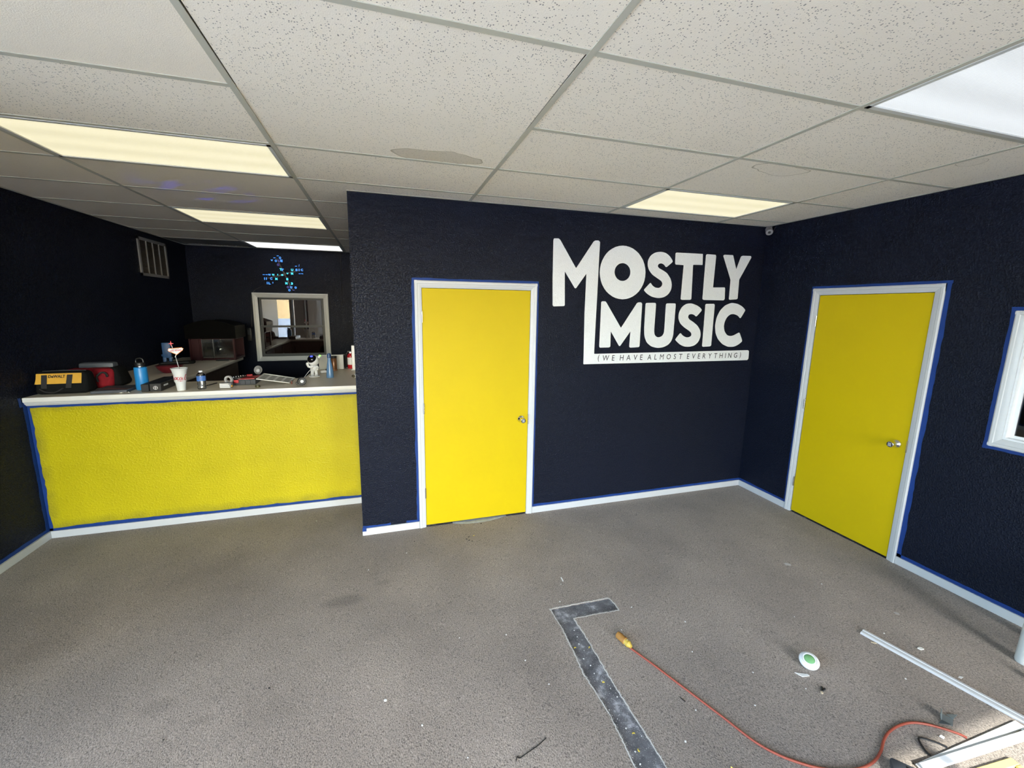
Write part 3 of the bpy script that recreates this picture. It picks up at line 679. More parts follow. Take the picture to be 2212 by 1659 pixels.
# ---- windows
M['sash'] = mat('dark sash paint', lin((40, 45, 48)), .5)
M['mirror_glass'] = pane('reflective window film', (.42, .40, .40), .36)
M['dark_glass'] = pane('window glass', (.75, .78, .8), .04)
M['casing_grey'] = mat('off-white window casing', (.50, .51, .505), .4)
w1 = structure('window_1', (-5.085, YB, 1.05))
x0, x1, z0, z1 = W1
for path in (((x0, YB, z0 - .066), (x0, YB, z1 + .066)), ((x1, YB, z1 + .066), (x1, YB, z0 - .066)), ((x0 - .07, YB, z1), (x1 + .07, YB, z1)), ((x1 + .07, YB, z0), (x0 - .07, YB, z0))):
    b = MB(); b.sweep([(u * 1.3, v * 1.2) for u, v in CAS], path, (0, -1, 0)); b.build('casing', M['casing_grey'], w1, 30, world=True)
zm = 1.583
for (za, zb, yy, nm) in ((zm - .01, z1, YB + .05, 'upper_sash'), (z0, zm + .012, YB + .02, 'lower_sash')):
    b = MB(); fw = .036
    b.box(x0, x0 + fw, yy, yy + .03, za, zb); b.box(x1 - fw, x1, yy, yy + .03, za, zb); b.box(x0 + fw, x1 - fw, yy, yy + .03, zb - .028, zb); b.box(x0 + fw, x1 - fw, yy, yy + .03, za, za + (.04 if nm == 'lower_sash' else .025))
    s_ = b.build(nm, M['sash'], w1, 0, world=True)
    b = MB(); b.box(x0 + fw, x1 - fw, yy + .012, yy + .016, za + .025, zb - .028); b.build('pane', M['mirror_glass'], s_, 0, world=True)
b = MB(); b.box(x0, x1, YB + .001, YB + .11, z0 - .02, z0 + .001); b.build('sill', M['sash'], w1, 0, world=True)
w2 = structure('window_2', (0, -2.42, 1.07))
y0, y1, z0, z1 = W2
for path in (((0, y1, z0 - .055), (0, y1, z1 + .055)), ((0, y0, z1 + .055), (0, y0, z0 - .055)), ((0, y1 + .055, z1), (0, y0 - .055, z1)), ((0, y0 - .055, z0), (0, y1 + .055, z0))):
    b = MB(); b.sweep(CAS, path, (-1, 0, 0)); b.build('casing', M['white_trim'], w2, 30, world=True)
fw = .03
b = MB(); jt = .012
b.box(.001, .1, y1 - jt, y1, z0, z1); b.box(.001, .1, y0, y0 + jt, z0, z1); b.box(.001, .1, y0 + jt, y1 - jt, z1 - jt, z1); b.box(.001, .1, y0 + jt, y1 - jt, z0, z0 + jt)
b.box(.04, .062, y1 - fw, y1 - jt, z0 + jt, z1 - jt); b.box(.04, .062, y0 + jt, y0 + fw, z0 + jt, z1 - jt); b.box(.041, .061, y0 + fw, y1 - fw, z1 - fw, z1 - jt); b.box(.041, .061, y0 + fw, y1 - fw, z0 + jt, z0 + fw)
b.build('window_frame', M['white_plastic'], w2, 0, world=True)
b = MB(); b.box(.048, .053, y0 + fw, y1 - fw, z0 + fw, z1 - fw); b.build('window_pane', M['dark_glass'], w2, 0, world=True)

# ---- baseboards
BH, BT = .062, .012
def base(name, x0, x1, y0, y1):
    b = MB(); b.box(x0, x1, y0, y1, 0, BH, .002); return struct(b, name, M['white_trim'])
base('baseboard_left', XL, XL + BT, YF, YC)
base('baseboard_counter', XL + BT, XM, YC - BT, YC)
base('baseboard_main', XM - .004, D1[0] - .055, -BT, 0)
base('baseboard_main', D1[1] + .055, -BT, -BT, 0)
base('baseboard_right', -BT, 0, D2[1] + .055, 0)
base('baseboard_right', -BT, 0, YF, D2[0] - .055)

# ---- service counter
cb = thing('counter_base', 'bright yellow textured half wall below the service counter', 'counter', (-5.2, YC, 0))
b = MB(); b.box(XL + .004, XM - .004, YC, YC + T, 0, 1.112); b.build('front_wall', M['yellow_wall'], cb, 0, world=True)
b = MB(); b.box(XL + .004, XM - .004, YC + T, YC + T + .015, 0, 1.14); b.box(-4.44, XM - .004, YC + T + .015, 1.8, 0, 1.14)
tag(b.build('rear_panel', M['brown'], cb, 0, world=True), 'brown laminate back')
cb2 = thing('side_cabinet', 'brown cabinet run against the dark left wall', 'cabinet', (-6.05, 2.0, 0))
b = MB(); b.box(XL + .006, -5.73, YC + T + .02, 3.2, 0, 1.142, .003); b.build('body', M['brown'], cb2, world=True)
for y in (1.35, 1.96, 2.57):
    b = MB(); b.box(-5.73, -5.712, y - .29, y + .29, .1, 1.1, .004); b.build('cabinet_door', M['brown'], cb2, world=True)
ct = thing('countertop', 'beige U-shaped laminate countertop with white moulded front edge', 'countertop', (-5.2, 1.0, 1.145))
U = [(XL, .602), (XM, .602), (XM, 1.86), (-4.50, 1.86), (-4.525, 1.13), (-5.67, 1.13), (-5.665, 3.22), (-5.70, 3.26), (XL, 3.26)]
b = MB(); b.prism(U, (0, 0, 1.145), (1, 0, 0), (0, 1, 0), .035); b.build('top', M['counter'], ct, 20, world=True)
b = MB(); b.box(XL, XM, .588, .604, 1.144, 1.1805, .004, 2); b.build('front_edge', M['counter_edge'], ct, world=True)
b = MB(); b.sweep([(0, 0), (0, .004), (.006, .008), (.011, .010), (.013, .016), (.016, .018), (.022, .018), (.024, .022), (.030, .0245), (.034, .0245), (.034, 0)], ((XL, YC, 1.112), (XM, YC, 1.112)), (0, -1, 0))
b.build('edge_moulding', M['white_trim'], ct, 25, world=True)
b = MB(); b.box(-5.675, -5.655, 1.13, 3.2, 1.14, 1.1803, .004, 2); b.build('inner_edge', M['counter'], ct, world=True)

# ---- blue masking tape
def strip(mb, p0, p1, wd, nrm, w, j0=.0, j1=.0025, th=.0008):
    p0, p1, wd, nrm = map(Vector, (p0, p1, wd, nrm)); n = max(2, int((p1 - p0).length / .035)); vs = []; fs = []
    lo = hi = 0
    for k in range(n + 1):
        p = p0.lerp(p1, k / n); lo = .6 * lo + random.uniform(-j0, j0); hi = .6 * hi + random.uniform(-j1, j1)
        for t_ in (0, th): vs += [p + wd * lo + nrm * t_, p + wd * (w + hi) + nrm * t_]
    for k in range(n):
        a, c = 4 * k, 4 * k + 4
        fs += [(a + 2, a + 3, c + 3, c + 2), (a, a + 2, c + 2, c), (a + 1, c + 1, c + 3, a + 3)]
    e = 4 * n; fs += [(0, 1, 3, 2), (e, e + 2, e + 3, e + 1)]
    mb.raw(vs, fs)
NY, NX = (0, -1, 0), (-1, 0, 0)
tape_n = [0]
def tape(label, *s_):
    tape_n[0] += 1
    p0, p1, nrm = Vector(s_[0]), Vector(s_[1]), Vector(s_[3]) * (.0003 + .0005 * (tape_n[0] % 3))
    b = MB(); strip(b, Vector(s_[0]) + nrm, Vector(s_[1]) + nrm, *s_[2:]); bmesh.ops.recalc_face_normals(b.bm, faces=b.bm.faces[:])
    o = p0 if p0.z < p1.z else p1
    b.xf(Matrix.Translation(-o)); t_ = b.build('masking_tape', M['tape'], smooth=0); t_.location = o
    return tag(t_, label, 'tape', 'blue tape runs')
a0, a1, az = D1[0] - .0545, D1[1] + .0545, D1[2] + .0545
tape('blue tape left of the casing of the door beside lettering', (a0, 0, BH), (a0, 0, az + .018), (-1, 0, 0), NY, .02, .0, .003)
tape('blue tape above the casing of the door beside lettering', (a0 - .018, 0, az), (a1 + .014, 0, az), (0, 0, 1), NY, .019, 0, .002)
tape('blue tape between the door casing and the white lettering', (a1, 0, az), (a1, 0, BH), (1, 0, 0), NY, .017, .0, .002)
a0, a1, az = D2[1] + .0545, D2[0] - .0545, D2[2] + .0545
tape('blue tape on hinge side of the right wall door', (0, a0, BH), (0, a0, az + .018), (0, 1, 0), NX, .018, 0, .002)
tape('blue tape above the casing of the right wall door', (0, a0 + .018, az), (0, a1 - .03, az), (0, 0, 1), NX, .02, 0, .002)
tape('wide blue tape on knob side of the right wall door', (0, a1, az + .018), (0, a1, BH), (0, -1, 0), NX, .028, 0, .003)
tape('upright blue tape beside the white window casing', (0, W2[1] + .055, W2[2] - .08), (0, W2[1] + .055, W2[3] + .078), (0, 1, 0), NX, .023, 0, .002)
tape('level blue tape under the white window casing', (0, W2[1] + .056, W2[2] - .055), (0, W2[0], W2[2] - .055), (0, 0, -1), NX, .022, 0, .002)
tape('level blue tape over the white window casing', (0, W2[1] + .056, W2[3] + .055), (0, W2[0], W2[3] + .055), (0, 0, 1), NX, .022, 0, .002)
tape('blue tape under the white moulding of the counter', (XL + .004, YC, 1.112), (XM - .004, YC, 1.112), (0, 0, -1), NY, .02, 0, .003)
tape('wavy blue tape on the left margin of yellow panel', (XL + .004, YC, BH), (XL + .004, YC, 1.112), (1, 0, 0), NY, .022, 0, .006)
tape('blue tape on the dark left wall beside yellow panel', (XL, YC, .09), (XL, YC, 1.15), (0, -1, 0), (1, 0, 0), .03, 0, .004)
tape('blue tape scrap at the left tip of the countertop', (XL, .585, 1.112), (XL, .575, 1.185), (0, -1, 0), (1, 0, 0), .024, .004, .004)
tape('blue tape along the baseboard under the yellow panel', (XL + .004, YC, BH - .001), (XM - .004, YC, BH - .001), (0, 0, 1), NY, .026, 0, .004)
tape('blue tape along the baseboard of the left wall', (XL, YF + .3, BH - .001), (XL, YC, BH - .001), (0, 0, 1), (1, 0, 0), .03, 0, .002)
tape('torn blue tape on baseboard at the free wall end', (XM, 0, BH - .001), (-3.73, 0, BH - .001), (0, 0, 1), NY, .02, 0, .005)
tape('short blue tape on baseboard left of the door casing', (-3.60, 0, BH - .001), (D1[0] - .055, 0, BH - .001), (0, 0, 1), NY, .022, 0, .003)
tape('crumpled blue tape wrapped over the baseboard end', (XM - .004, -BT, BH - .022), (XM + .028, -BT, BH - .02), (0, 0, 1), NY, .036, .003, .004)
tape('blue tape along the baseboard under the white lettering', (D1[1] + .055, 0, BH - .001), (-.002, 0, BH - .001), (0, 0, 1), NY, .022, 0, .002)
tape('short blue tape run between room corner and right door', (0, -.002, BH - .001), (0, D2[1] + .055, BH - .001), (0, 0, 1), NX, .022, 0, .002)
tape('blue tape on the baseboard below the white window', (0, D2[0] - .055, BH - .001), (0, YF + .3, BH - .001), (0, 0, 1), NX, .026, 0, .002)

# ---- painted lettering on the wall
sg = thing('wall_lettering', 'big white painted shop-name lettering on the navy wall', 'sign', (-1.2, 0, 1.4))
for k, pts in SIGN.items():
    if k == 'Oi': continue
    b = MB()
    if k == 'O': b.prism(SIGN['O'], (0, 0, 0), (1, 0, 0), (0, 0, 1), .0015, hole=SIGN['Oi'])
    else: b.prism(cut_corners(cut_corners(pts, .02), .006) if k in ('S', 'S2', 'C', 'U') else cut_corners(pts, .006), (0, 0, 0), (1, 0, 0), (0, 0, 1), .0015)
    o = b.build('letter', M['white_sign'], sg, 0, world=True)
    tag(o, 'white letter ' + k[0] + (' running down into the underline bar' if k == 'M' else ''))
for word, xa, xb in TAGWORDS:
    ws = []
    for c in word:
        vs, _ = text_tris(c, 0 if c == 'M' else .006); ws.append(max(v[0] for v in vs) - min(v[0] for v in vs))
    SC = .0655; gap = (xb - xa - sum(ws) * SC) / max(1, len(word) - 1); x = xa
    for c, ww in zip(word, ws):
        vs, _ = text_tris(c, 0 if c == 'M' else .006); h_ = max(v[1] for v in vs) - min(v[1] for v in vs)
        zc = 1.4555 - (x + 1.0) * .003
        text('tagline_letter', c, Vector((x + ww * SC / 2, -.0017, zc)) - world_loc(sg), (1, 0, 0), (.06, 0, 1), M['sign_dark'], sg, width=ww * SC, height=.052 if c not in '()' else .068, bold=0 if c == 'M' else .006)
        x += ww * SC + gap

# ---- ceiling lamps
M['lamp_rim'] = mat('lamp rim enamel', (.62, .61, .57), .35)
def lamp(i, j, label, lens):
    x0, x1, y0, y1 = XS[i] + .0125, XS[i + 1] - .0125, YS[j] + .0115, YS[j + 1] - .0115
    t_ = thing('ceiling_light', label, 'ceiling light', ((x0 + x1) / 2, (y0 + y1) / 2, H), group='ceiling lamps set in the tile grid')
    b = MB(); f = .02
    for q in ((x0, x1, y0, y0 + f), (x0, x1, y1 - f, y1), (x0, x0 + f, y0, y1), (x1 - f, x1, y0, y1)): b.box(*q, H - .002, H + .02)
    b.build('frame', M['lamp_rim'], t_, 0, world=True)
    b = MB(); b.box(x0 + f, x1 - f, y0 + f, y1 - f, H + .004, H + .008); b.build('lens', lens, t_, 0, world=True)
    b = MB(); b.box(x0, x1, y0, y1, H + .06, H + .08); b.build('housing', M['lamp_rim'], t_, 0, world=True)
M['lens_warm'] = lens_material('warm lamp lens', (1, .92, .62), .86, .06)
M['lens_white'] = lens_material('white lamp lens', (.97, .99, 1), 1.25, .05)
M['lens_day'] = lens_material('cool lamp lens', (.90, .95, 1), .78, .08)
lamp(1, 9, 'large yellowish ceiling lamp nearest the camera on the left', M['lens_warm'])
lamp(1, 12, 'yellowish ceiling lamp above the middle of the counter area', M['lens_warm'])
lamp(1, 15, 'bright white ceiling lamp close to the back wall', M['lens_white'])
lamp(4, 9, 'yellowish ceiling lamp above the white lettering', M['lens_warm'])
lamp(4, 6, 'cool white prismatic ceiling lamp at the upper right', M['lens_day'])

# ---- air grilles
cv = thing('ceiling_vent', 'dark louvred air vent in the ceiling by the back corner', 'vent', (-5.95, 3.32, H))
x0, x1, y0, y1 = XL + .05, -5.515, 3.015, 3.63
M['vent_dark'] = mat('dusty vent metal', (.16, .15, .14), .6)
b = MB()
for q in ((x0, x1, y0, y0 + .04), (x0, x1, y1 - .04, y1), (x0, x0 + .04, y0, y1), (x1 - .04, x1, y0, y1)): b.box(*q, H - .003, H + .012)
b.build('frame', M['vent_dark'], cv, 0, world=True)
b = MB()
for k in range(22):
    x = x0 + .05 + k * (x1 - x0 - .1) / 21
    b.raw([(x, y0 + .04, H), (x, y1 - .04, H), (x + .022, y1 - .04, H + .02), (x + .022, y0 + .04, H + .02)], [(0, 1, 2, 3)])
tag(b.build('louvres', M['vent_dark'], cv, 0, world=True), kind='stuff')
b = MB(); b.box(x0, x1, y0, y1, H + .05, H + .06); b.build('duct_back', M['tile_edge'], cv, 0, world=True)
M['grille'] = mat('grille enamel', (.24, .23, .22), .45)
gv = thing('return_grille', 'white return air grille high on the left wall', 'vent', (XL, 2.81, 2.23))
y0, y1, z0, z1 = 2.485, 3.14, 2.23, 2.67
b = MB(); f = .032
for q in ((y0, y1, z0, z0 + f), (y0, y1, z1 - f, z1), (y0, y0 + f, z0, z1), (y1 - f, y1, z0, z1)): b.box(XL, XL + .014, *q)
b.build('frame', M['grille'], gv, 0, world=True)
for k in (1, 2, 3):
    y = y0 + f + (y1 - y0 - 2 * f) * k / 4
    b = MB(); b.box(XL, XL + .014, y - .005, y + .005, z0 + f, z1 - f); b.build('divider', M['grille'], gv, 0, world=True)
b = MB(); n = 26
for k in range(n):
    z = z0 + f + (z1 - z0 - 2 * f) * (k + .2) / n
    b.raw([(XL + .001, y0 + f, z + .012), (XL + .001, y1 - f, z + .012), (XL + .011, y1 - f, z), (XL + .011, y0 + f, z)], [(0, 1, 2, 3)])
M['louvre'] = mat('dusty tan louvres', (.13, .105, .08), .6)
tag(b.build('louvres', M['louvre'], gv, 0, world=True), kind='stuff')

# ================================================================ things on the counter
CZ = 1.181
M['strap'] = mat('black webbing', (.010, .010, .011), .7, var=.2, vscale=80, bump=(400, .5, .0008))
M['amber_cloth'] = mat('amber yellow cloth', (.62, .33, .03), .7, var=.08, vscale=40, bump=(300, .3, .001))
M['ink'] = mat('black print', (.01, .01, .012), .6)
M['white_ink'] = mat('white print', (.75, .75, .75), .6)
M['dark_grey'] = mat('dark grey cloth', (.045, .05, .06), .7, vscale=30)
M['slate'] = mat('slate blue plastic', (.06, .068, .085), .5, vscale=20)

# tool bag with the amber panel
t = thing('tool_bag', 'black tool bag with an amber lettered front panel', 'tool bag', (-6.232, .775, CZ), 2)
b = MB(); b.box(-.165, .165, -.08, .08, 0, .178, .028, 3)
for v in b.bm.verts:
    k = max(0, v.co.z - .06) / .13
    v.co.y *= 1 - .42 * k; v.co.x *= 1 - .06 * k; v.co.z += .006 * math.sin(v.co.x * 25) * (v.co.z > .08)
b.build('body', M['black_cloth'], t)
def face(x, z): # point on the sloping front of the bag
    k = max(0, z - .06) / .13
    return Vector((x, -.0815 * (1 - .42 * k) - .001, z))
b = MB(); vs = []; fs = []
for k in range(9):
    u = k / 8
    for zz in (.085, .125, .166): vs.append(face(-.152 + u * .285 + (.0 if zz > .1 else -.006 + .006 * u), zz))
for k in range(8):
    for m_ in (0, 1): fs.append((3 * k + m_, 3 * k + 3 + m_, 3 * k + 4 + m_, 3 * k + 1 + m_))
b.raw(vs, fs); b.build('front_panel', M['amber_cloth'], t)
for xx, lean in ((-.10, .0), (.06, .02)):
    b = MB(); vs = []
    for zz in (.155, .12, .085, .05):
        for dx in (-.018, .018): vs.append(face(xx + dx - lean * (.155 - zz) * 4, zz) + Vector((0, -.0025, 0)))
    b.raw(vs, [(2 * k, 2 * k + 1, 2 * k + 3, 2 * k + 2) for k in range(3)]); b.build('strap', M['strap'], t)
b = MB(); b.tube(smooth_path([face(-.125, .05) + Vector((0, -.004, 0)), face(-.09, .026) + Vector((0, -.012, 0)), face(-.03, .02) + Vector((0, -.014, 0)), face(.02, .05) + Vector((0, -.004, 0))], 5), .006, 6); b.build('handle', M['strap'], t)
text('lettering', 'DeWALT', face(-.022, .143) + Vector((0, -.001, 0)), (1, 0, -.01), (0, .34, .94), M['ink'], t, width=.105, height=.024, bold=.035)
b = MB(); b.tube([(-.14, .0, .178), (0, -.004, .183), (.135, .0, .178)], .004, 6); b.build('zip', M['dark_grey'], t)

# red duffel bag
t = thing('duffel_bag', 'red and black duffel bag slumped behind the tool bag', 'bag', (-6.14, 1.03, CZ), 3)
b = MB(); b.box(-.22, .13, -.13, .10, 0, .165, .035, 3)
for v in b.bm.verts: v.co.y *= 1 - .3 * max(0, v.co.z - .05) / .1
b.build('body', M['red_cloth'], t)
b = MB(); b.box(.10, .175, -.09, .13, 0, .172, .035, 3)
for v in b.bm.verts: v.co.x -= .25 * max(0, v.co.z - .05); v.co.y *= 1 - .2 * max(0, v.co.z - .05) / .1
b.build('end_pocket', M['black_cloth'], t)
b = MB(); b.box(-.16, .09, .02, .11, .14, .207, .02, 2); b.build('top_flap', M['slate'], t)
b = MB(); b.box(-.165, .105, .015, .115, .137, .158, .008, 2); b.build('flap_trim', M['black_cloth'], t)
b = MB(); b.tube(smooth_path([(.04, -.133, .06), (.035, -.138, .10), (.06, -.12, .135), (.09, -.12, .13), (.105, -.132, .10)], 5), .008, 6); b.build('handle', M['strap'], t)
b = MB(); b.box(.09, .12, -.062, -.058, .128, .134); b.build('tag', M['white_ink'], t)

# flat binder
t = thing('binder', 'flat dark binder lying beside the tool bag', 'binder', (-5.90, .745, CZ), 3)
b = MB(); b.box(-.125, .115, -.09, .16, 0, .022, .003); b.build('cover', M['slate'], t)
b = MB(); b.box(-.12, .11, -.086, .156, .022, .0235); b.build('front_sheet', M['dark_grey'], t)
b = MB(); b.prism([(-.10, -.02), (.10, -.06), (.11, -.02), (-.06, .04)], (0, 0, .0236), (1, 0, 0), (0, 1, 0), .0004); b.build('red_print', mat('dull red print', (.14, .05, .05), .6), t)

# keys
t = thing('key_bunch', 'small bunch of keys beside the blue bottle', 'keys', (-5.775, .672, CZ))
b = MB(); b.tube([(.012 * math.cos(a * .628), .012 * math.sin(a * .628), .004) for a in range(10)], .0015, 6, closed=True); b.build('ring', M['steel'], t)
for k, a in enumerate((200, 245, 300)):
    b = MB(); b.cyl((.02, 0, .001), (.02, 0, .0045), .011, n=12); b.box(.028, .055, -.004, .004, .0015, .004); b.box(.040, .044, -.008, -.003, .0015, .004); b.xf(Matrix.Rotation(R(a), 4, 'Z') @ Matrix.Translation((0, 0, .002 * k))); b.build('key', M['steel'], t)
b = MB(); b.box(-.05, -.015, .0, .04, 0, .016, .005, 2); b.build('fob', M['black'], t)

# blue bottle with loop lid
t = thing('water_bottle', 'bright blue metal bottle with black loop lid', 'bottle', (-5.735, .80, CZ))
b = MB(); b.lathe([(0, 0), (.043, 0), (.045, .004), (.045, .185), (.043, .190), (.030, .194)], n=32); b.build('body', M['blue_bottle'], t)
b = MB(); b.lathe([(.028, .193), (.028, .203), (.0, .203)], n=24); b.build('neck', M['steel'], t)
b = MB(); b.lathe([(.032, .202), (.034, .206), (.033, .228), (.03, .232), (0, .232)], n=28); b.build('lid', M['black'], t)
b = MB(); b.tube(smooth_path([(-.026, 0, .226), (-.024, 0, .255), (0, 0, .268), (.024, 0, .255), (.026, 0, .226)], 5), .006, 8); b.build('carry_loop', M['black'], t)

# long black case
t = thing('hard_case', 'long black case with a round white emblem by the cup', 'case', (-5.60, .665, CZ), 2)
b = MB(); b.box(-.025, .055, 0, .46, 0, .066, .003); b.build('body', M['black'], t)
b = MB(); b.box(-.085, -.03, .0, .42, 0, .062, .003); b.build('side_rail', mat('matt black box', (.007, .007, .008), .6), t)
b = MB(); c = (.016, -.0012, .03)
b.tube([(c[0] + .0145 * math.cos(k * .314), c[1], c[2] + .0145 * math.sin(k * .314)) for k in range(20)], .0014, 5, closed=True)
b.box(c[0] - .0012, c[0] + .0012, -.0022, -.0004, c[2] - .013, c[2] + .013); b.box(c[0] - .011, c[0] + .011, -.0022, -.0004, c[2] - .0014, c[2] + .0014)
tag(b.build('emblem', M['white_ink'], t), 'round white cross emblem')
b = MB(); b.box(.0552, .0560, .05, .13, .034, .048); b.build('label_strip', M['white_ink'], t)

# foam cup with red script
M['foam'] = mat('white foam', (.70, .71, .72), .6, var=.03, vscale=60)
M['cola_red'] = mat('red print', (.45, .02, .04), .5)
t = thing('foam_cup', 'white foam cup with red cola script and a straw', 'cup', (-5.405, .675, CZ))
PR = [(.0300, 0), (.0360, .068), (.0395, .073), (.0420, .078), (.0475, .148), (.0490, .153), (.0560, .184), (.0590, .187), (.0590, .192), (.0550, .192), (.0440, .150), (.0, .148)]
b = MB(); b.lathe([(0, 0)] + PR, n=40); b.build('body', M['foam'], t)
def cup_r(z): return .0420 + (.0475 - .0420) * (z - .078) / .07
yaw0 = math.atan2(-.675 + -3.392 + .0, -3.734 + 5.405)          # side of the cup turned to the room
def on_cup(u, z, lift=.0006):
    a = yaw0 + u / .045
    r = cup_r(z) + lift
    return Vector((r * math.cos(a), r * math.sin(a), z))
def script(mb, pts, wid):
    P = smooth_path([(x, y, 0) for x, y in pts], 6); vs = []; fs = []
    for i, p in enumerate(P):
        d = (P[min(i + 1, len(P) - 1)] - P[max(i - 1, 0)]).normalized(); nrm = Vector((-d.y, d.x, 0))
        ang = abs(d.y); ww = wid * (.35 + .65 * ang)
        for s_ in (-1, 1):
            q = p + nrm * ww * s_; vs.append(on_cup(q.x, q.y))
    for i in range(len(P) - 1): fs.append((2 * i, 2 * i + 1, 2 * i + 3, 2 * i + 2))
    mb.raw(vs, fs)
STROKES = [[(-.050, .140), (-.058, .132), (-.060, .115), (-.056, .100), (-.048, .096), (-.042, .104)],
           [(-.034, .118), (-.041, .112), (-.040, .101), (-.032, .098), (-.026, .106), (-.029, .117), (-.035, .119)],
           [(-.008, .115), (-.014, .119), (-.021, .113), (-.021, .102), (-.014, .097), (-.005, .103)],
           [(.012, .116), (.004, .119), (-.003, .110), (-.001, .099), (.006, .099), (.013, .113), (.011, .102), (.016, .097), (.021, .102)],
           [(.021, .110), (.028, .111)],
           [(.052, .128), (.048, .137), (.042, .134), (.035, .118), (.032, .100), (.036, .090), (.045, .092)],
           [(.053, .118), (.050, .104), (.056, .097)]]
b = MB()
for s_ in STROKES: script(b, s_, .0032)
b.build('script_print', M['cola_red'], t, 0)
b = MB(); script(b, [(-.022, .088), (-.005, .0885), (.020, .086)], .004); b.raw([on_cup(-.008, .0875), on_cup(.010, .0875), on_cup(.001, .082)], [(0, 1, 2)]); b.build('swash', M['cola_red'], t, 0)
b = MB(); b.tube([(.012, .0, .152), (-.004, .0, .215), (-.014, 0, .287)], .0032, 10); b.build('straw', mat('clear grey straw', (.35, .35, .37), .3), t)
# sign shaped topper
sgn = thing('straw_topper', 'tiny diamond-shaped sign with red star on the straw', 'novelty sign', (-5.410, .668, CZ + .285), 24)
M['bulb'] = mat('amber bulbs', (.8, .25, .04), .4, emit=(1, .35, .08), estr=.5)
M['neon'] = mat('red star', (.7, .05, .06), .4, emit=(1, .12, .12), estr=.35)
DI = [(-.050, .062), (-.044, .073), (.040, .078), (.050, .070), (.046, .058), (.004, .022), (-.046, .052)]
b = MB(); b.prism([(x * 1.0, y) for x, y in DI], (0, .002, 0), (1, 0, 0), (0, 0, 1), .004); b.build('board', mat('white sign board', (.72, .76, .82), .4), sgn, 0)
b = MB()
for i in range(len(DI)):
    p, q = DI[i], DI[(i + 1) % len(DI)]; n = max(1, int(math.hypot(q[0] - p[0], q[1] - p[1]) / .0075))
    for k in range(n): b.ball((p[0] + (q[0] - p[0]) * k / n, -.001, p[1] + (q[1] - p[1]) * k / n), .0032, 8)
tag(b.build('bulbs', M['bulb'], sgn), kind='stuff')
text('city_name', 'LAS VEGAS', (-.0005, -.0022, .057), (1, 0, .05), (0, 0, 1), mat('red sign letters', (.6, .03, .05), .5), sgn, width=.074, height=.014, bold=.03)
text('greeting', 'WELCOME', (-.002, -.0022, .0705), (1, 0, .05), (0, 0, 1), M['sign_dark'], sgn, width=.05, height=.005)
ST = []
for k in range(8):
    r = .0055 if k % 2 else (.024 if k % 4 == 0 else .019)
    ST.append((-.026 + r * math.sin(k * math.pi / 4), .115 + r * math.cos(k * math.pi / 4)))
b = MB(); b.prism(ST, (0, .001, 0), (1, 0, 0), (0, 0, 1), .003); b.build('star', M['neon'], sgn, 0)
b = MB(); b.cyl((-.020, 0, .07), (-.022, 0, .098), .0022, n=8); b.build('star_stem', M['white_plastic'], sgn)
b = MB(); b.cyl((-.010, 0, 0), (.002, 0, .026), .003, n=8); b.build('clip_stem', M['white_plastic'], sgn)

# clear water bottle
M['clear'] = pane('clear plastic', (.93, .95, .96), .22, .12)
t = thing('plastic_water_bottle', 'clear plastic water bottle with blue label', 'bottle', (-5.262, .70, CZ))
b = MB(); b.lathe([(0, .002), (.028, 0), (.032, .006), (.0315, .02), (.028, .035), (.0315, .045), (.030, .06), (.0335, .072), (.0335, .118), (.031, .128), (.018, .142), (.013, .146), (.013, .150)], n=28); b.build('body', M['clear'], t)
b = MB(); b.lathe([(.0338, .074), (.034, .074), (.034, .118), (.0338, .118)], n=28); b.build('label_wrap', mat('blue bottle label', (.06, .16, .45), .4, var=.4, vscale=25), t)
b = MB(); b.lathe([(0, .148), (.0145, .148), (.0145, .160), (.013, .162), (0, .162)], n=20); b.build('cap', M['white_plastic'], t)

# pen
t = thing('pen', 'black pen with silver clip next to water bottle', 'pen', (-5.258, .90, CZ), 72)
b = MB(); b.lathe([(0, -.075), (.001, -.075), (.004, -.062), (.0045, -.06), (.0045, .06), (.0038, .066), (0, .066)], m=Matrix.Rotation(R(90), 4, 'Y'), c=(0, 0, .0048), n=12); b.build('barrel', M['black'], t)
b = MB(); b.box(.015, .06, -.0012, .0012, .009, .0105); b.build('clip', M['steel'], t)
b = MB(); b.cyl((-.055, 0, .0048), (-.045, 0, .0048), .0048, n=12); b.build('collar', M['steel'], t)

# striped battery pack
t = thing('battery_pack', 'small silver and white striped pack before tool case', 'battery', (-5.084, .715, CZ), -3)
b = MB(); b.box(-.045, .045, -.022, .03, 0, .044, .004); b.build('case', M['grey'], t)
for k in range(3):
    b = MB(); b.box(-.043, .036 - .004 * k, -.0228, -.0218, .004 + k * .014, .013 + k * .014); b.build('stripe', M['white_ink'], t)
b = MB(); b.cyl((.048, -.018, .018), (.056, -.018, .018), .009, n=14); b.build('terminal', mat('amber plastic', (.5, .25, .03), .4), t)
# tape ring
t = thing('tape_roll', 'translucent roll of tape behind the striped pack', 'tape roll', (-5.085, .79, CZ), -20)
b = MB(); b.lathe([(.022, -.009), (.036, -.009), (.036, .009), (.022, .009), (.022, -.009)], m=Matrix.Rotation(R(90), 4, 'X'), c=(0, 0, .060), n=28); b.build('roll', mat('frosted tape', (.42, .42, .43), .3, spec=.6), t)
b = MB(); b.box(-.03, .03, -.012, .012, 0, .030, .004); b.build('holder', M['black'], t)

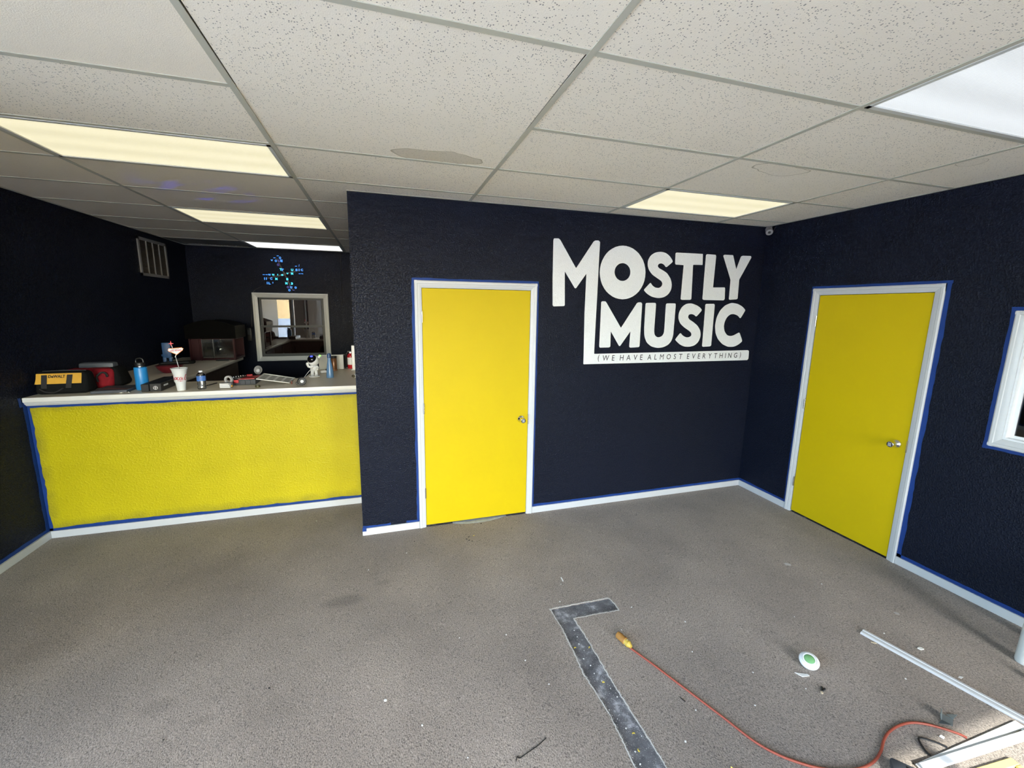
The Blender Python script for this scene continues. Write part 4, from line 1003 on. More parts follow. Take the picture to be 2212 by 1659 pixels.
# tool case
t = thing('tool_case', 'open black tool case with red latches on counter', 'tool case', (-4.985, .84, CZ), 2)
b = MB(); b.box(-.105, .10, -.015, .20, 0, .05, .006, 2); b.build('tray', M['dark_grey'], t)
for k in range(4):
    b = MB(); b.box(-.06 + .042 * k, -.025 + .042 * k, -.020, -.013, .006, .046, .002); b.build('rib', M['dark_grey'], t)
b = MB(); b.prism([(-.04, -.005), (.09, .0), (.098, .19), (.03, .17)], (0, 0, .0505), (1, 0, 0), (0, 1, 0), .006); b.build('red_insert', M['red'], t, 0)
b = MB(); b.box(-.10, -.02, .03, .19, .05, .062, .003); b.build('socket_rail', M['black'], t)
for q in ((-.072, -.032, -.026, -.012, .022, .050), (-.02, .03, .196, .208, .042, .066)):
    b = MB(); b.box(*q, .003); b.build('latch', M['red'], t)
for k in range(5):
    b = MB(); b.cyl((-.088 + k * .014, .05 + .02 * k, .062), (-.088 + k * .014, .05 + .02 * k, .072), .006, n=10); b.build('socket', M['steel'], t)

# small ring
t = tag(MB().lathe([(.012, 0), (.020, 0), (.0205, .004), (.0195, .018), (.013, .019), (.012, 0)], n=24).build('bottle_cap', mat('black and olive cap', (.05, .045, .015), .4, var=.6, vscale=80)), 'small black ring cap at the counter front edge', 'cap')
t.location = (-4.832, .69, CZ)

# reflector lamp
t = thing('reflector_dish', 'grey round reflector dish standing behind the tool case', 'lamp', (-4.913, 1.085, CZ), -20)
b = MB(); b.box(-.03, .03, -.02, .02, 0, .012, .003); b.cyl((0, 0, .01), (0, 0, .062), .006, n=10); b.build('stand', M['black'], t)
mm = Matrix.Rotation(R(78), 4, 'X')
b = MB(); b.lathe([(.012, -.012), (.018, -.012), (.034, .004), (.041, .014), (.0425, .013), (.036, .002), (.02, -.016), (0, -.018)], n=32, m=mm, c=(0, -.004, .10)); b.build('dish', M['grey'], t)
b = MB(); b.ball((-.006, -.012, .096), .021, 20, (1, .8, 1)); b.build('bulb', mat('frosted bulb', (.45, .45, .47), .4), t)

# perforated sheet leaning on the tool case
t = thing('louvre_panel', 'white slotted plastic panel leaning on the tool case', 'panel', (-4.72, .92, CZ))
A_, B_, C_, D_ = Vector((-4.850, .72, 1.247)), Vector((-4.598, .815, 1.1835)), Vector((-4.603, 1.10, 1.1835)), Vector((-4.866, 1.04, 1.247))
def sheet(u, v, h=0): return A_.lerp(B_, u).lerp(D_.lerp(C_, u), v) + Vector((.24, 0, .97)) * h
b = MB()
def slab(mb, u0, u1, v0, v1, h0, h1):
    p = [sheet(u0, v0, h0), sheet(u1, v0, h0), sheet(u1, v1, h0), sheet(u0, v1, h0)] + [sheet(u0, v0, h1), sheet(u1, v0, h1), sheet(u1, v1, h1), sheet(u0, v1, h1)]
    mb.raw(p, [(3, 2, 1, 0), (4, 5, 6, 7), (0, 1, 5, 4), (1, 2, 6, 5), (2, 3, 7, 6), (3, 0, 4, 7)])
slab(b, 0, 1, 0, 1, 0, .003); b.build('back_sheet', M['counter_edge'], t, 0, world=True)
for k in range(4):
    b = MB(); u0 = .06 + k * .235
    slab(b, u0, u0 + .16, .08, .92, .003, .0036); b.build('grey_cell', mat('grey slot', (.40, .40, .37), .6, var=.5, vscale=200), t, 0, world=True)
b = MB()
for q in ((0, 1, 0, .04), (0, 1, .96, 1), (0, .03, 0, 1), (.97, 1, 0, 1)): slab(b, *q, .003, .007)
b.build('rim', M['counter_edge'], t, 0, world=True)

# brown stub, wheel
t = tag(MB().lathe([(0, 0), (.005, 0), (.006, .012), (.004, .030), (0, .031)], n=10).build('cork_stub', mat('red brown wood', (.16, .04, .03), .5)), 'tiny red-brown stub beside the white slotted panel', 'stub')
t.location = (-4.575, .79, CZ)
t = thing('toothed_roller', 'black toothed wheel with silver hub near the counter edge', 'wheel', (-4.472, .70, CZ), 15)
mm = Matrix.Rotation(R(90), 4, 'X')
b = MB(); b.lathe([(.014, -.016), (.032, -.016), (.036, -.010), (.036, .010), (.032, .016), (.014, .016), (.014, -.016)], n=28, m=mm, c=(0, 0, .0385))
b.build('tyre', M['black'], t)
for k in range(14):
    a = k * 2 * math.pi / 14
    q = MB(); q.box(-.004, .004, -.012, .012, .0345, .0385, .001); q.xf(Matrix.Translation((0, 0, .0385)) @ Matrix.Rotation(a, 4, 'Y')); q.build('tooth', M['black'], t)
b = MB(); b.lathe([(0, -.018), (.013, -.018), (.015, -.010), (.0145, .014), (0, .014)], n=20, m=mm, c=(0, 0, .0385)); b.build('hub', M['steel'], t)
b = MB(); b.lathe([(.006, -.007), (.016, -.007), (.018, 0), (.016, .007), (.006, .007)], n=18, m=mm, c=(-.034, .02, .018)); b.build('small_wheel', M['black'], t)
b = MB(); b.cyl((-.034, .02, .018), (0, .01, .036), .004, n=8); b.build('axle', M['steel'], t)

# astronaut shaped star projector
t = thing('star_projector', 'white astronaut-shaped star projector on the counter', 'projector', (-4.437, 1.19, CZ), 8)
W_ = M['white_plastic']
b = MB(); b.lathe([(0, 0), (.052, 0), (.054, .004), (.050, .010), (0, .011)], n=32); b.build('base', W_, t)
b = MB()
for s_ in (-1, 1): b.tube([(s_ * .018, 0, .010), (s_ * .019, 0, .035), (s_ * .016, .002, .075)], [.018, .015, .019], 14)
for s_ in (-1, 1): b.ball((s_ * .020, -.010, .016), .016, 12, (1, 1.4, .6))
b.ball((0, .004, .092), .036, 20, (1, .8, 1.0)); b.build('body', W_, t)
b = MB(); b.tube([(-.028, 0, .100), (-.050, -.004, .108), (-.060, -.010, .134)], [.013, .012, .013], 12); b.ball((-.060, -.010, .138), .013, 10); b.build('arm', W_, t)
b = MB(); b.tube([(.028, 0, .104), (.042, -.012, .088), (.030, -.034, .080)], [.013, .012, .012], 12); b.ball((.030, -.034, .080), .013, 10); b.build('arm', W_, t)
b = MB(); b.ball((0, 0, .168), .056, 32, (1, 1, .98)); b.build('helmet', W_, t)
b = MB(); b.ball((-.010, -.016, .182), .047, 28, (.98, .98, .98)); b.build('visor', mat('black visor gloss', (.004, .004, .006), .08), t)
b = MB(); b.ball((-.016, -.047, .217), .010, 14, (1.3, .8, .7)); b.build('blue_light', emat('blue projector beam', (.02, .03, 1), 9), t)
b = MB(); b.box(-.035, .035, .03, .055, .075, .135, .008, 2); b.build('backpack', W_, t)
b = MB(); b.cyl((.044, .012, .188), (.062, .006, .214), .014, .012, 16); b.build('laser_barrel', W_, t)
b = MB(); b.cyl((.062, .006, .214), (.066, .0045, .220), .011, .010, 16); b.build('green_light', emat('green laser port', (.25, 1, .12), 2.5), t)
# projected nebula: blue beam and green laser dots from the projector
def projector_light(name, col, power, target, angle, dots):
    la = bpy.data.lights.new(name, 'SPOT'); la.energy = power; la.color = (1, 1, 1); la.spot_size = R(angle); la.spot_blend = .6; la.shadow_soft_size = .002
    la.use_nodes = True; nt = la.node_tree; L = nt.links.new; em = nt.nodes['Emission']
    tc = nt.nodes.new('ShaderNodeTexCoord'); em.inputs[0].default_value = (*col, 1)
    if dots:
        v = nt.nodes.new('ShaderNodeTexVoronoi'); v.inputs['Scale'].default_value = 13; L(tc.outputs['Normal'], v.inputs['Vector'])
        r_ = nt.nodes.new('ShaderNodeMapRange'); r_.inputs[1].default_value = .055; r_.inputs[2].default_value = .04; r_.inputs[3].default_value = 0; r_.inputs[4].default_value = 1; L(v.outputs['Distance'], r_.inputs[0])
    else:
        mp = nt.nodes.new('ShaderNodeMapping'); mp.inputs['Scale'].default_value = (1.2, 4.5, 1); mp.inputs['Rotation'].default_value = (0, 0, R(25)); L(tc.outputs['Normal'], mp.inputs[0])
        v = nt.nodes.new('ShaderNodeTexNoise'); v.inputs['Scale'].default_value = 3.2; v.inputs['Detail'].default_value = 3; L(mp.outputs[0], v.inputs['Vector'])
        r_ = nt.nodes.new('ShaderNodeMapRange'); r_.inputs[1].default_value = .5; r_.inputs[2].default_value = .68; L(v.outputs['Fac'], r_.inputs[0])
    L(r_.outputs[0], em.inputs['Strength'])
    o = bpy.data.objects.new(name, la); COL.objects.link(o)
    o.location = (-4.455, 1.10, CZ + .245)
    o.rotation_euler = (Vector(target) - o.location).to_track_quat('-Z', 'Y').to_euler()
projector_light('nebula_beam', (.03, .03, 1), 70, (-4.98, .38, H), 26, False)
projector_light('laser_dots', (.25, 1, .3), 120, (-4.95, .6, H), 50, True)
# its lead
t = tag(MB().tube(smooth_path([(-4.43, 1.13, 1.295), (-4.47, 1.05, 1.25), (-4.50, .92, 1.20), (-4.49, .80, 1.186), (-4.47, .75, 1.186)], 6), .0028, 8).build('power_lead', M['white_plastic']), 'white lead running from astronaut projector to black wheel', 'cable')
t = thing('usb_plug', 'white charger plug lying behind the astronaut projector', 'plug', (-4.375, 1.42, CZ), 35)
b = MB(); b.box(-.04, .03, -.018, .018, 0, .030, .008, 2); b.build('body', W_, t)
b = MB(); b.box(.03, .045, -.022, .022, 0, .040, .003); b.build('end_plate', M['black'], t)

# slim blue bottle
t = thing('slim_bottle', 'slim dusty blue bottle with dark blue cap', 'bottle', (-4.275, 1.10, CZ))
b = MB(); b.lathe([(0, 0), (.034, 0), (.036, .004), (.0355, .03), (.031, .09), (.023, .145), (.0170, .180), (.0165, .205), (.0, .205)], n=32); b.build('body', mat('dusty blue enamel', (.10, .21, .40), .3), t)
b = MB(); b.lathe([(.0175, .203), (.0195, .205), (.0195, .230), (.015, .246), (.008, .250), (0, .250)], n=28); b.build('cap', mat('navy cap', (.02, .06, .18), .3), t)
# jar
t = thing('storage_jar', 'copper brown jar with black lid behind the slim bottle', 'jar', (-4.287, 1.59, CZ))
b = MB(); b.lathe([(0, .012), (.030, .012), (.031, .02), (.031, .140), (.028, .144)], n=28); b.build('body', mat('copper glass', (.22, .10, .045), .2, var=.6, vscale=25, metal=.3), t)
b = MB(); b.lathe([(0, 0), (.033, 0), (.033, .012), (0, .012)], n=28); b.build('foot', mat('wood foot', (.25, .11, .05), .5), t)
b = MB(); b.lathe([(.032, .142), (.033, .144), (.033, .162), (.031, .164), (0, .164)], n=28); b.build('lid', M['black'], t)
# low pale board
t = thing('pale_board', 'low pale board standing at the back of the counter', 'board', (-4.325, 1.69, CZ))
b = MB(); b.box(-.135, .132, 0, .018, 0, .165, .002); b.build('board', mat('pale laminated board', (.55, .56, .54), .5), t)
b = MB(); b.box(-.135, .132, -.006, .024, .160, .168, .002); b.build('cap_strip', M['white_plastic'], t)
# extinguisher
t = thing('fire_extinguisher', 'red fire extinguisher with white label at counter end', 'extinguisher', (-4.118, 1.745, CZ))
b = MB(); b.lathe([(0, 0), (.034, 0), (.037, .005), (.037, .145), (.030, .165), (.014, .175), (.012, .182), (0, .182)], n=28); b.build('cylinder', M['red'], t)
b = MB(); b.lathe([(.0374, .045), (.0376, .045), (.0376, .130), (.0374, .130)], n=28); b.build('label_wrap', M['white_ink'], t)
b = MB(); b.cyl((0, 0, .18), (0, 0, .20), .013, n=14); b.box(-.035, .012, -.008, .008, .196, .206, .002); b.build('valve', M['black'], t)
b = MB(); b.tube(smooth_path([(-.012, 0, .192), (-.045, -.01, .17), (-.05, -.012, .1), (-.048, -.01, .03)], 5), .008, 8); b.build('hose', M['black'], t)
b = MB(); b.cyl((0, -.014, .188), (0, -.018, .188), .009, n=14); b.build('gauge', M['steel'], t)
t = thing('black_speaker', 'narrow black box standing left of the fire extinguisher', 'speaker', (-4.192, 1.755, CZ))
b = MB(); b.box(-.028, .018, -.03, .03, 0, .168, .004); b.build('cabinet', M['black'], t)
b = MB(); b.box(-.024, .014, -.0315, -.029, .01, .158, .002); b.build('front_cloth', M['black_cloth'], t)
# white post
t = thing('white_post', 'white square post standing at the counter right end', 'post', (-4.065, 1.60, CZ))
b = MB(); b.box(-.028, .028, -.02, .02, 0, .283, .003); b.build('shaft', W_, t)
b = MB(); b.box(-.04, .04, -.03, .03, 0, .006, .002); b.build('foot_plate', W_, t)
# white dispenser with dark knob
t = thing('tape_dispenser', 'white dispenser with dark knob against the wall end', 'dispenser', (-4.02, 1.07, CZ), 20)
b = MB(); b.prism([(-.03, 0), (.05, 0), (.05, .075), (.02, .07), (-.02, .02)], (0, .02, 0), (1, 0, 0), (0, 0, 1), .04); b.build('body', W_, t, 0)
b = MB(); b.cyl((-.032, -.022, .014), (-.032, .004, .014), .014, n=18); b.build('knob', mat('dark olive knob', (.06, .05, .03), .4), t)

# ---------------- on the left arm of the counter
t = thing('red_bowl', 'dark red bowl on the left arm of the counter', 'bowl', (-5.95, 1.80, CZ))
b = MB(); b.lathe([(0, 0), (.06, 0), (.065, .004), (.105, .045), (.118, .078), (.114, .080), (.10, .05), (.06, .012), (0, .010)], n=40); b.build('shell', mat('dark red plastic', (.14, .010, .020), .4), t)
b = MB(); b.lathe([(.110, .076), (.120, .076), (.121, .081), (.112, .083), (.110, .076)], n=40); b.build('rim', mat('dark red rim', (.10, .008, .016), .35), t)
t = thing('black_pouch', 'black soft pouch lying across the dark red bowl', 'pouch', (-5.93, 1.82, CZ + .083), 12)
b = MB(); b.box(-.11, .20, -.06, .06, 0, .034, .015, 3)
for v in b.bm.verts: v.co.z += .010 * math.sin(v.co.x * 17) * (v.co.z > .01) ; v.co.y *= 1 - .3 * abs(v.co.x) / .2
b.build('body', M['black_cloth'], t)
b = MB(); b.tube([(-.09, -.045, .020), (.0, -.058, .024), (.15, -.047, .022)], .003, 6); b.build('zip', M['dark_grey'], t)
t = thing('blue_stand', 'blue two-legged plastic stand behind the dark red bowl', 'stand', (-6.10, 2.12, CZ), 10)
BL = mat('mid blue plastic', (.010, .055, .16), .5)
b = MB(); b.box(-.035, .045, -.02, .02, .12, .295, .008, 2)
b.build('panel', BL, t)
for x in (-.02, .032):
    b = MB(); b.box(x - .016, x + .016, -.02, .02, 0, .13, .006, 2); b.build('leg', BL, t)
b = MB(); b.cyl((-.045, 0, .15), (-.03, 0, .15), .014, n=14); b.build('pivot', BL, t)
b = MB(); b.box(-.045, .055, -.04, .04, 0, .010, .003); b.build('foot', M['black'], t)
# dark red machine with black hood
t = thing('popcorn_machine', 'dark red glass-fronted machine with black domed hood', 'machine', (-5.90, 2.82, CZ))
DR = mat('dark red enamel', (.025, .004, .006), .4, spec=.2)
b = MB(); b.box(-.25, .27, .02, .38, 0, .03, .004); b.box(-.25, .27, .36, .38, .03, .285); b.box(-.25, .27, .02, .38, .272, .290, .003); b.build('cabinet', DR, t)
for x in (-.25, -.135, .245):
    b = MB(); b.box(x, x + .025, .0, .022, 0, .29, .003); b.build('post', DR, t)
b = MB(); b.box(-.225, -.13, .004, .018, .02, .275); b.build('side_door', DR, t)
prof = [(-.275, .285)] + [(-.275 + .57 * k / 14, .41 + .115 * math.sin(math.pi * (.12 + .76 * k / 14))) for k in range(15)] + [(.295, .285)]
b = MB(); b.prism(prof, (0, .40, 0), (1, 0, 0), (0, 0, 1), .42); b.build('hood', mat('black hood lacquer', (.0012, .0012, .0014), .6, spec=.04), t, 30)
b = MB(); b.box(-.10, .01, .05, .22, .055, .225, .004); b.build('control_box', mat('cream enamel', (.22, .2, .17), .5), t)
b = MB(); b.box(-.07, .0, .045, .052, .14, .175, .002); b.build('display', M['black'], t)
b = MB(); b.box(-.11, .09, .03, .26, .03, .05, .003); b.build('shelf', mat('tan tray', (.26, .23, .19), .6), t)
b = MB(); b.lathe([(0, .09), (.035, .09), (.050, .11), (.052, .15), (.045, .165), (.0, .17)], n=24, c=(.07, .10, 0)); b.build('kettle', M['steel'], t)
b = MB(); b.lathe([(.055, .190), (.03, .215), (.008, .235), (.005, .285), (0, .285)], n=24, c=(.075, .10, 0)); b.build('kettle_hood', M['steel'], t)
b = MB(); b.box(.015, .02, .0, .012, .03, .275); b.box(-.11, .245, .0, .012, .05, .056); b.build('glazing_bar', M['black'], t)
b = MB(); b.box(-.11, .245, .013, .017, .03, .275); b.build('glass_front', M['clear'], t)
t = thing('drip_tray', 'black flat tray before the dark red machine', 'tray', (-5.76, 2.78, CZ), 8)
b = MB(); b.box(-.085, .06, -.035, .03, 0, .010, .004); b.build('plate', M['black'], t)
b = MB(); b.box(-.07, .045, -.025, .02, .010, .014, .002); b.build('mat', M['dark_grey'], t)

# ---------------- back wall
fan = thing('led_fan', 'glowing blue LED text fan above the back window', 'LED sign', (-5.138, YB - .06, 2.371))
b = MB(); b.cyl((0, .06, 0), (0, -.01, 0), .028, .022, 20); b.build('hub', M['black'], fan)
for ang in (112, 18, -68, 196):
    a = R(ang); L_ = .25
    b = MB(); b.box(.02, L_, -.004, .004, -.011, .011, .002); b.xf(Matrix.Rotation(-a, 4, 'Y')); b.build('blade', M['black'], fan)
M['led0'] = emat('dim violet LEDs', (.12, .10, .5), .8); M['led1'] = emat('blue LEDs', (.05, .30, 1), 1.5); M['led2'] = emat('cyan LEDs', (.06, .75, 1), 1.5)
for c, x, z, k in FANTXT:
    hgt = .008 if c == '-' else (.022 if c in "'iuvs" else .034)
    wdt = .028 if c == '-' else (.010 if c in "I'i/" else .030)
    text('lit_letter', c, (x + 5.138, -.022, z - 2.371), (1, 0, 0), (0, 0, 1), M['led%d' % k], fan, width=wdt, height=hgt, bold=.05)
t = tag(MB().tube(smooth_path([(-5.20, YB - .012, 2.355), (-5.34, YB - .008, 2.25), (-5.45, YB - .008, 2.20), (-5.60, YB - .01, 2.095), (-5.63, YB - .006, 1.95), (-5.655, YB - .006, 1.58)], 6), .004, 8).build('fan_cable', M['black']), 'black cable running from LED fan past the window', 'cable')
t = tag(MB().tube([(-4.337, YB - .008, 2.735), (-4.343, YB - .008, 2.3), (-4.351, YB - .008, 1.915)], .004, 8).build('hanging_cable', M['black']), 'thin black cable hanging down the back wall', 'cable')
t = thing('wall_box', 'small black box on the wall left of back window', 'wall box', (-5.69, YB, 1.37))
b = MB(); b.box(-.03, .03, -.035, 0, 0, .19, .006, 2); b.build('housing', M['black'], t)
b = MB(); b.box(-.022, .022, -.038, -.034, .09, .17, .002); b.build('front_plate', M['dark_grey'], t)
# figurines on the back window sill
def figurine(name, label, loc, prof, m, extra=None):
    t_ = thing(name, label, 'figurine', loc); b_ = MB(); b_.lathe(prof, n=16); b_.build('body', m, t_)
    if extra: extra(t_)
DB = mat('dark carved wood', (.05, .025, .015), .5); TN = mat('tan carved wood', (.35, .22, .12), .5)
SY, SZ = YB + .084, W1[2] + .0015
figurine('wood_figurine', 'dark wooden figurine on the back window sill', (-5.095, SY, SZ), [(0, 0), (.022, 0), (.020, .02), (.012, .05), (.018, .075), (.010, .10), (.016, .125), (.010, .145), (0, .15)], DB, lambda t_: MB().tube([(-.012, 0, .08), (-.035, 0, .11), (-.03, 0, .14)], .006, 8).build('arm', DB, t_))
figurine('tan_figurine', 'small tan bird figurine on the back window sill', (-4.948, SY, SZ), [(0, 0), (.018, 0), (.012, .01), (.006, .04), (.008, .085), (.012, .10), (.006, .112), (0, .115)], TN, lambda t_: MB().cyl((0, 0, .103), (-.035, 0, .11), .006, .002, 8).build('beak', TN, t_))
t = thing('driftwood', 'brown branching driftwood on the back window sill', 'driftwood', (-4.80, SY, SZ))
b = MB(); b.ball((.0, 0, .028), .05, 16, (1.2, .5, .55)); b.build('trunk', DB, t)
for pts in (((-.02, 0, .03), (-.045, 0, .09), (-.035, 0, .13)), ((0, 0, .03), (-.005, 0, .10), (.01, 0, .14)), ((-.025, 0, .06), (-.07, 0, .085))):
    b = MB(); b.tube(pts, [.011] + [.007] * (len(pts) - 2) + [.004], 8); b.build('branch', DB, t)
t = thing('black_dome', 'black rounded object at the right of the window sill', 'ornament', (-4.675, SY, SZ))
b = MB(); b.ball((0, 0, .085), .055, 20, (1, .4, 1.2)); b.cyl((0, 0, 0), (0, 0, .03), .02, .02, 16); b.build('dome', M['black'], t)
b = MB(); b.lathe([(0, 0), (.022, 0), (.022, .006), (0, .007)], n=20); b.build('foot', M['black'], t)

# ---------------- corner camera
t = thing('security_camera', 'small bullet security camera in the upper room corner', 'camera', (-.03, -.045, H - .001))
DC = Vector((-.50, -.62, -.60)).normalized()
c0 = Vector((-.005, -.005, -.035)); MT = DC.to_track_quat('Z', 'Y').to_matrix().to_4x4()
M['cam_body'] = mat('greyish camera body', (.22, .20, .195), .45)
b = MB(); b.lathe([(0, 0), (.026, 0), (.030, .004), (.031, .07), (.029, .071)], c=c0 - DC * .02, n=24, m=MT); b.build('body', M['cam_body'], t)
b = MB(); b.lathe([(.029, .068), (.029, .0705), (.0125, .0705), (.0125, .068)], c=c0 - DC * .02, n=24, m=MT); b.build('led_ring', M['grille'], t)
b = MB(); b.lathe([(.0125, .066), (.012, .0715), (0, .073)], c=c0 - DC * .02, n=20, m=MT); b.build('lens', M['black'], t)
b = MB(); b.cyl((.002, .002, 0), c0, .010, .012, 12); b.lathe([(0, 0), (.028, 0), (.028, -.006), (0, -.006)], n=20); b.build('mount', M['cam_body'], t)
b = MB(); b.tube(smooth_path([(.012, .0, -.03), (.022, -.01, -.06), (.024, -.03, -.05), (.024, -.05, -.012)], 5), .003, 6); b.build('lead', M['black'], t)

# ================================================================ things on the floor
# extension cord
t = thing('extension_cord', 'orange extension cord with yellow socket snaking over carpet', 'cord', (-2.45, -1.6, 0))
M['cord'] = mat('orange red cord', (.27, .055, .032), .5, var=.1, vscale=60)
b = MB(); b.tube(smooth_path([(x, y, .0055) for x, y in CORD[:-2]] + [(-1.262, -2.468, .0055), (-1.252, -2.488, .0055)], 6), .0053, 10); b.build('cable', M['cord'], t, world=True)
p0, p1 = Vector((-2.449, -1.631, .0195)), Vector((-2.478, -1.525, .0215)); d = (p1 - p0).normalized()
b = MB(); b.cyl(p0 - d * .012, p0 + d * .006, .009, .017, 14); b.cyl(p0 + d * .006, p0 + d * .030, .0185, .0185, 14); tag(b.build('socket_face', mat('yellow socket plastic', (.45, .31, .05), .5), t, world=True), 'yellow socket collar')
b = MB(); b.lathe([(.0180, 0), (.0210, .004), (.0200, .02), (.0205, .045), (.0190, .060), (.009, .062), (.0, .056)], c=p0 + d * .029, n=20, m=d.to_track_quat('Z', 'Y').to_matrix().to_4x4()); tag(b.build('grip', mat('dirty amber grip', (.30, .14, .03), .6, var=.3, vscale=60), t, world=True), 'worn amber grip')
b = MB()
for a in (0, 1.57, 3.14, 4.71):
    b.ball(p0 + d * .02 + Vector((d.y * math.cos(a), -d.x * math.cos(a), math.sin(a))) * .0185, .003, 8)
b.build('screw', M['steel'], t, world=True)

# round push light
t = thing('push_light', 'round white push light with green lens on carpet', 'push light', (-1.562, -1.993, .015), 20, rot=(R(22), 0, R(-58)))
b = MB(); b.lathe([(0, .002), (.036, .002), (.045, .008), (.047, .018), (.043, .026), (.034, .030)], n=40); b.build('shell', W_, t)
b = MB(); b.lathe([(.034, .0300), (.0335, .0275), (.032, .0275), (.032, .031), (.030, .033), (.025, .033)], n=40); b.build('ring', W_, t)
b = MB(); b.lathe([(.0252, .031), (.022, .034), (.012, .0375), (0, .0385)], n=32); b.build('green_lens', mat('green dome', (.16, .36, .15), .15, var=.3, vscale=40), t)

# white moulding strip
t = tag(MB().sweep([(-.026, 0), (.026, 0), (.026, .006), (.020, .013), (.006, .014), (.003, .010), (-.002, .010), (-.006, .012), (-.020, .011), (-.026, .006)], ((-1.018, -1.905, 0), (-.791, -2.85, 0))).build('moulding_strip', M['white_trim'], smooth=30), 'long white grooved moulding strip lying on the carpet', 'moulding')

# sunlit white frames in the corner
def frame(name, label, loc, rz, w_, h_, bw, th, m, cat='frame'):
    t_ = thing(name, label, cat, loc, rz)
    for q in ((0, w_, -bw, 0), (0, w_, -h_, -h_ + bw), (0, bw, -h_ + bw, -bw), (w_ - bw, w_, -h_ + bw, -bw)):
        b_ = MB(); b_.box(*q, 0, th, .003); b_.build('rail', m, t_)
    return t_
M['frame_white'] = mat('white frame enamel', (.78, .79, .80), .35)
frame('window_surround', 'white flat frame with far corner in the sun', (-1.62, -2.497, .0006), 0, .70, .62, .034, .008, M['frame_white'])
frame('picture_surround', 'white frame lying askew on top of another frame', (-1.612, -2.503, .0090), -3.4, .70, .6, .034, .010, M['frame_white'])
frame('yellow_surround', 'pale yellow frame lying inside the white frames', (-1.45, -2.575, 0), -4, .27, .3, .03, .010, mat('pale yellow frame', (.72, .55, .18), .4))

# black device, cables, connector at the bottom edge
t = thing('black_adapter', 'black plastic adapter at the bottom edge of carpet', 'adapter', (-1.715, -2.552, 0), 40)
b = MB(); b.box(-.06, .06, -.07, .07, 0, .035, .008, 2); b.build('housing', M['dark_grey'], t)
b = MB(); b.box(-.008, .045, .01, .022, .034, .037, .001); b.build('slot', M['black'], t)
t = tag(MB().tube(smooth_path([(-1.508, -2.491, .005), (-1.502, -2.468, .005), (-1.475, -2.432, .006), (-1.45, -2.434, .006), (-1.41, -2.465, .005), (-1.392, -2.490, .005)], 6), .004, 8).build('black_cable', M['black']), 'short loop of black cable beside the white frames', 'cable')
t = thing('barrel_plug', 'grey barrel plug with yellow tip on the carpet', 'plug', (-2.385, -2.305, .008), 110)
b = MB(); b.lathe([(0, 0), (.006, 0), (.008, .006), (.008, .03), (.004, .045), (.003, .06)], n=16, m=Matrix.Rotation(R(-90), 4, 'Y')); b.build('grip', M['grey'], t)
b = MB(); b.lathe([(0, 0), (.0028, 0), (.0028, .014), (0, .014)], n=12, m=Matrix.Rotation(R(90), 4, 'Y')); b.build('tip', mat('yellow tip', (.7, .55, .12), .4), t)

# bent metal bracket
t = thing('metal_bracket', 'bent grey metal bracket near the sunlit frames', 'bracket', (-1.222, -2.405, 0), 25)
BK = mat('zinc bracket', (.26, .29, .29), .4, metal=.6)
b = MB(); b.box(-.028, .022, -.018, .018, 0, .003); b.build('base_leaf', BK, t)
b = MB(); b.raw([(-.028, .018, .003), (.022, .018, .003), (.018, .022, .030), (-.03, .024, .034), (-.028, .021, .003), (.022, .021, .003), (.018, .025, .030), (-.03, .027, .034)], [(0, 1, 2, 3), (7, 6, 5, 4), (0, 4, 5, 1), (1, 5, 6, 2), (2, 6, 7, 3), (3, 7, 4, 0)]); b.build('upright_leaf', BK, t, 0)
b = MB(); b.raw([(-.028, .018, .002), (-.028, -.012, .002), (-.075, .03, .012), (-.028, .018, .006), (-.028, -.012, .006)], [(0, 1, 2), (3, 2, 4), (0, 2, 3), (1, 4, 2), (0, 3, 4, 1)]); b.build('bent_tab', mat('dark bracket tab', (.05, .06, .065), .5), t, 0)
b = MB(); b.raw([(.022, -.018, .002), (.06, -.03, .008), (.03, .005, .002), (.022, -.018, .006), (.06, -.03, .011), (.03, .005, .006)], [(0, 1, 2), (3, 5, 4), (0, 3, 4, 1), (1, 4, 5, 2), (2, 5, 3, 0)]); b.build('foot_tab', BK, t, 0)

# loose clip
t = thing('black_clip', 'small black plastic clip below the push light', 'clip', (-1.653, -2.133, 0), 30)
for a in (12, -18):
    b = MB(); b.box(-.006, .028, -.005, .005, .001, .010, .003); b.xf(Matrix.Rotation(R(a), 4, 'Z')); b.build('jaw', M['black'], t)
b = MB(); b.cyl((-.012, 0, .001), (-.012, 0, .007), .006, n=12); b.build('tan_nub', mat('tan rubber', (.45, .36, .24), .7), t)

# crumpled sheet under the door
M['film'] = mat('grey translucent film', (.30, .33, .37), .3, var=.35, vscale=30)
vs, fs = [], []; NX_, NY_ = 26, 8
for i in range(NX_):
    for j in range(NY_):
        u, v_ = i / (NX_ - 1), j / (NY_ - 1)
        x = -3.20 + u * .50; edge = -.052 * math.sin(math.pi * min(1, u * 1.05)) ** .7 - .004
        y = edge + (.06 - edge) * v_
        lim = .0125 if y > -.02 else .0125 + .10 * min(.12, (-.02 - y))
        z = .002 + lim * (.5 + .5 * math.sin(u * 31 + v_ * 5) * math.cos(v_ * 7 + u * 13)) * (.55 if j else .1)
        vs.append((x, y, z))
for i in range(NX_ - 1):
    for j in range(NY_ - 1):
        a = i * NY_ + j; fs.append((a, a + NY_, a + NY_ + 1, a + 1))
b = MB(); b.raw(vs, fs)
t = tag(b.build('plastic_film', M['film']), 'crumpled grey plastic film poking out under the door', 'plastic film')

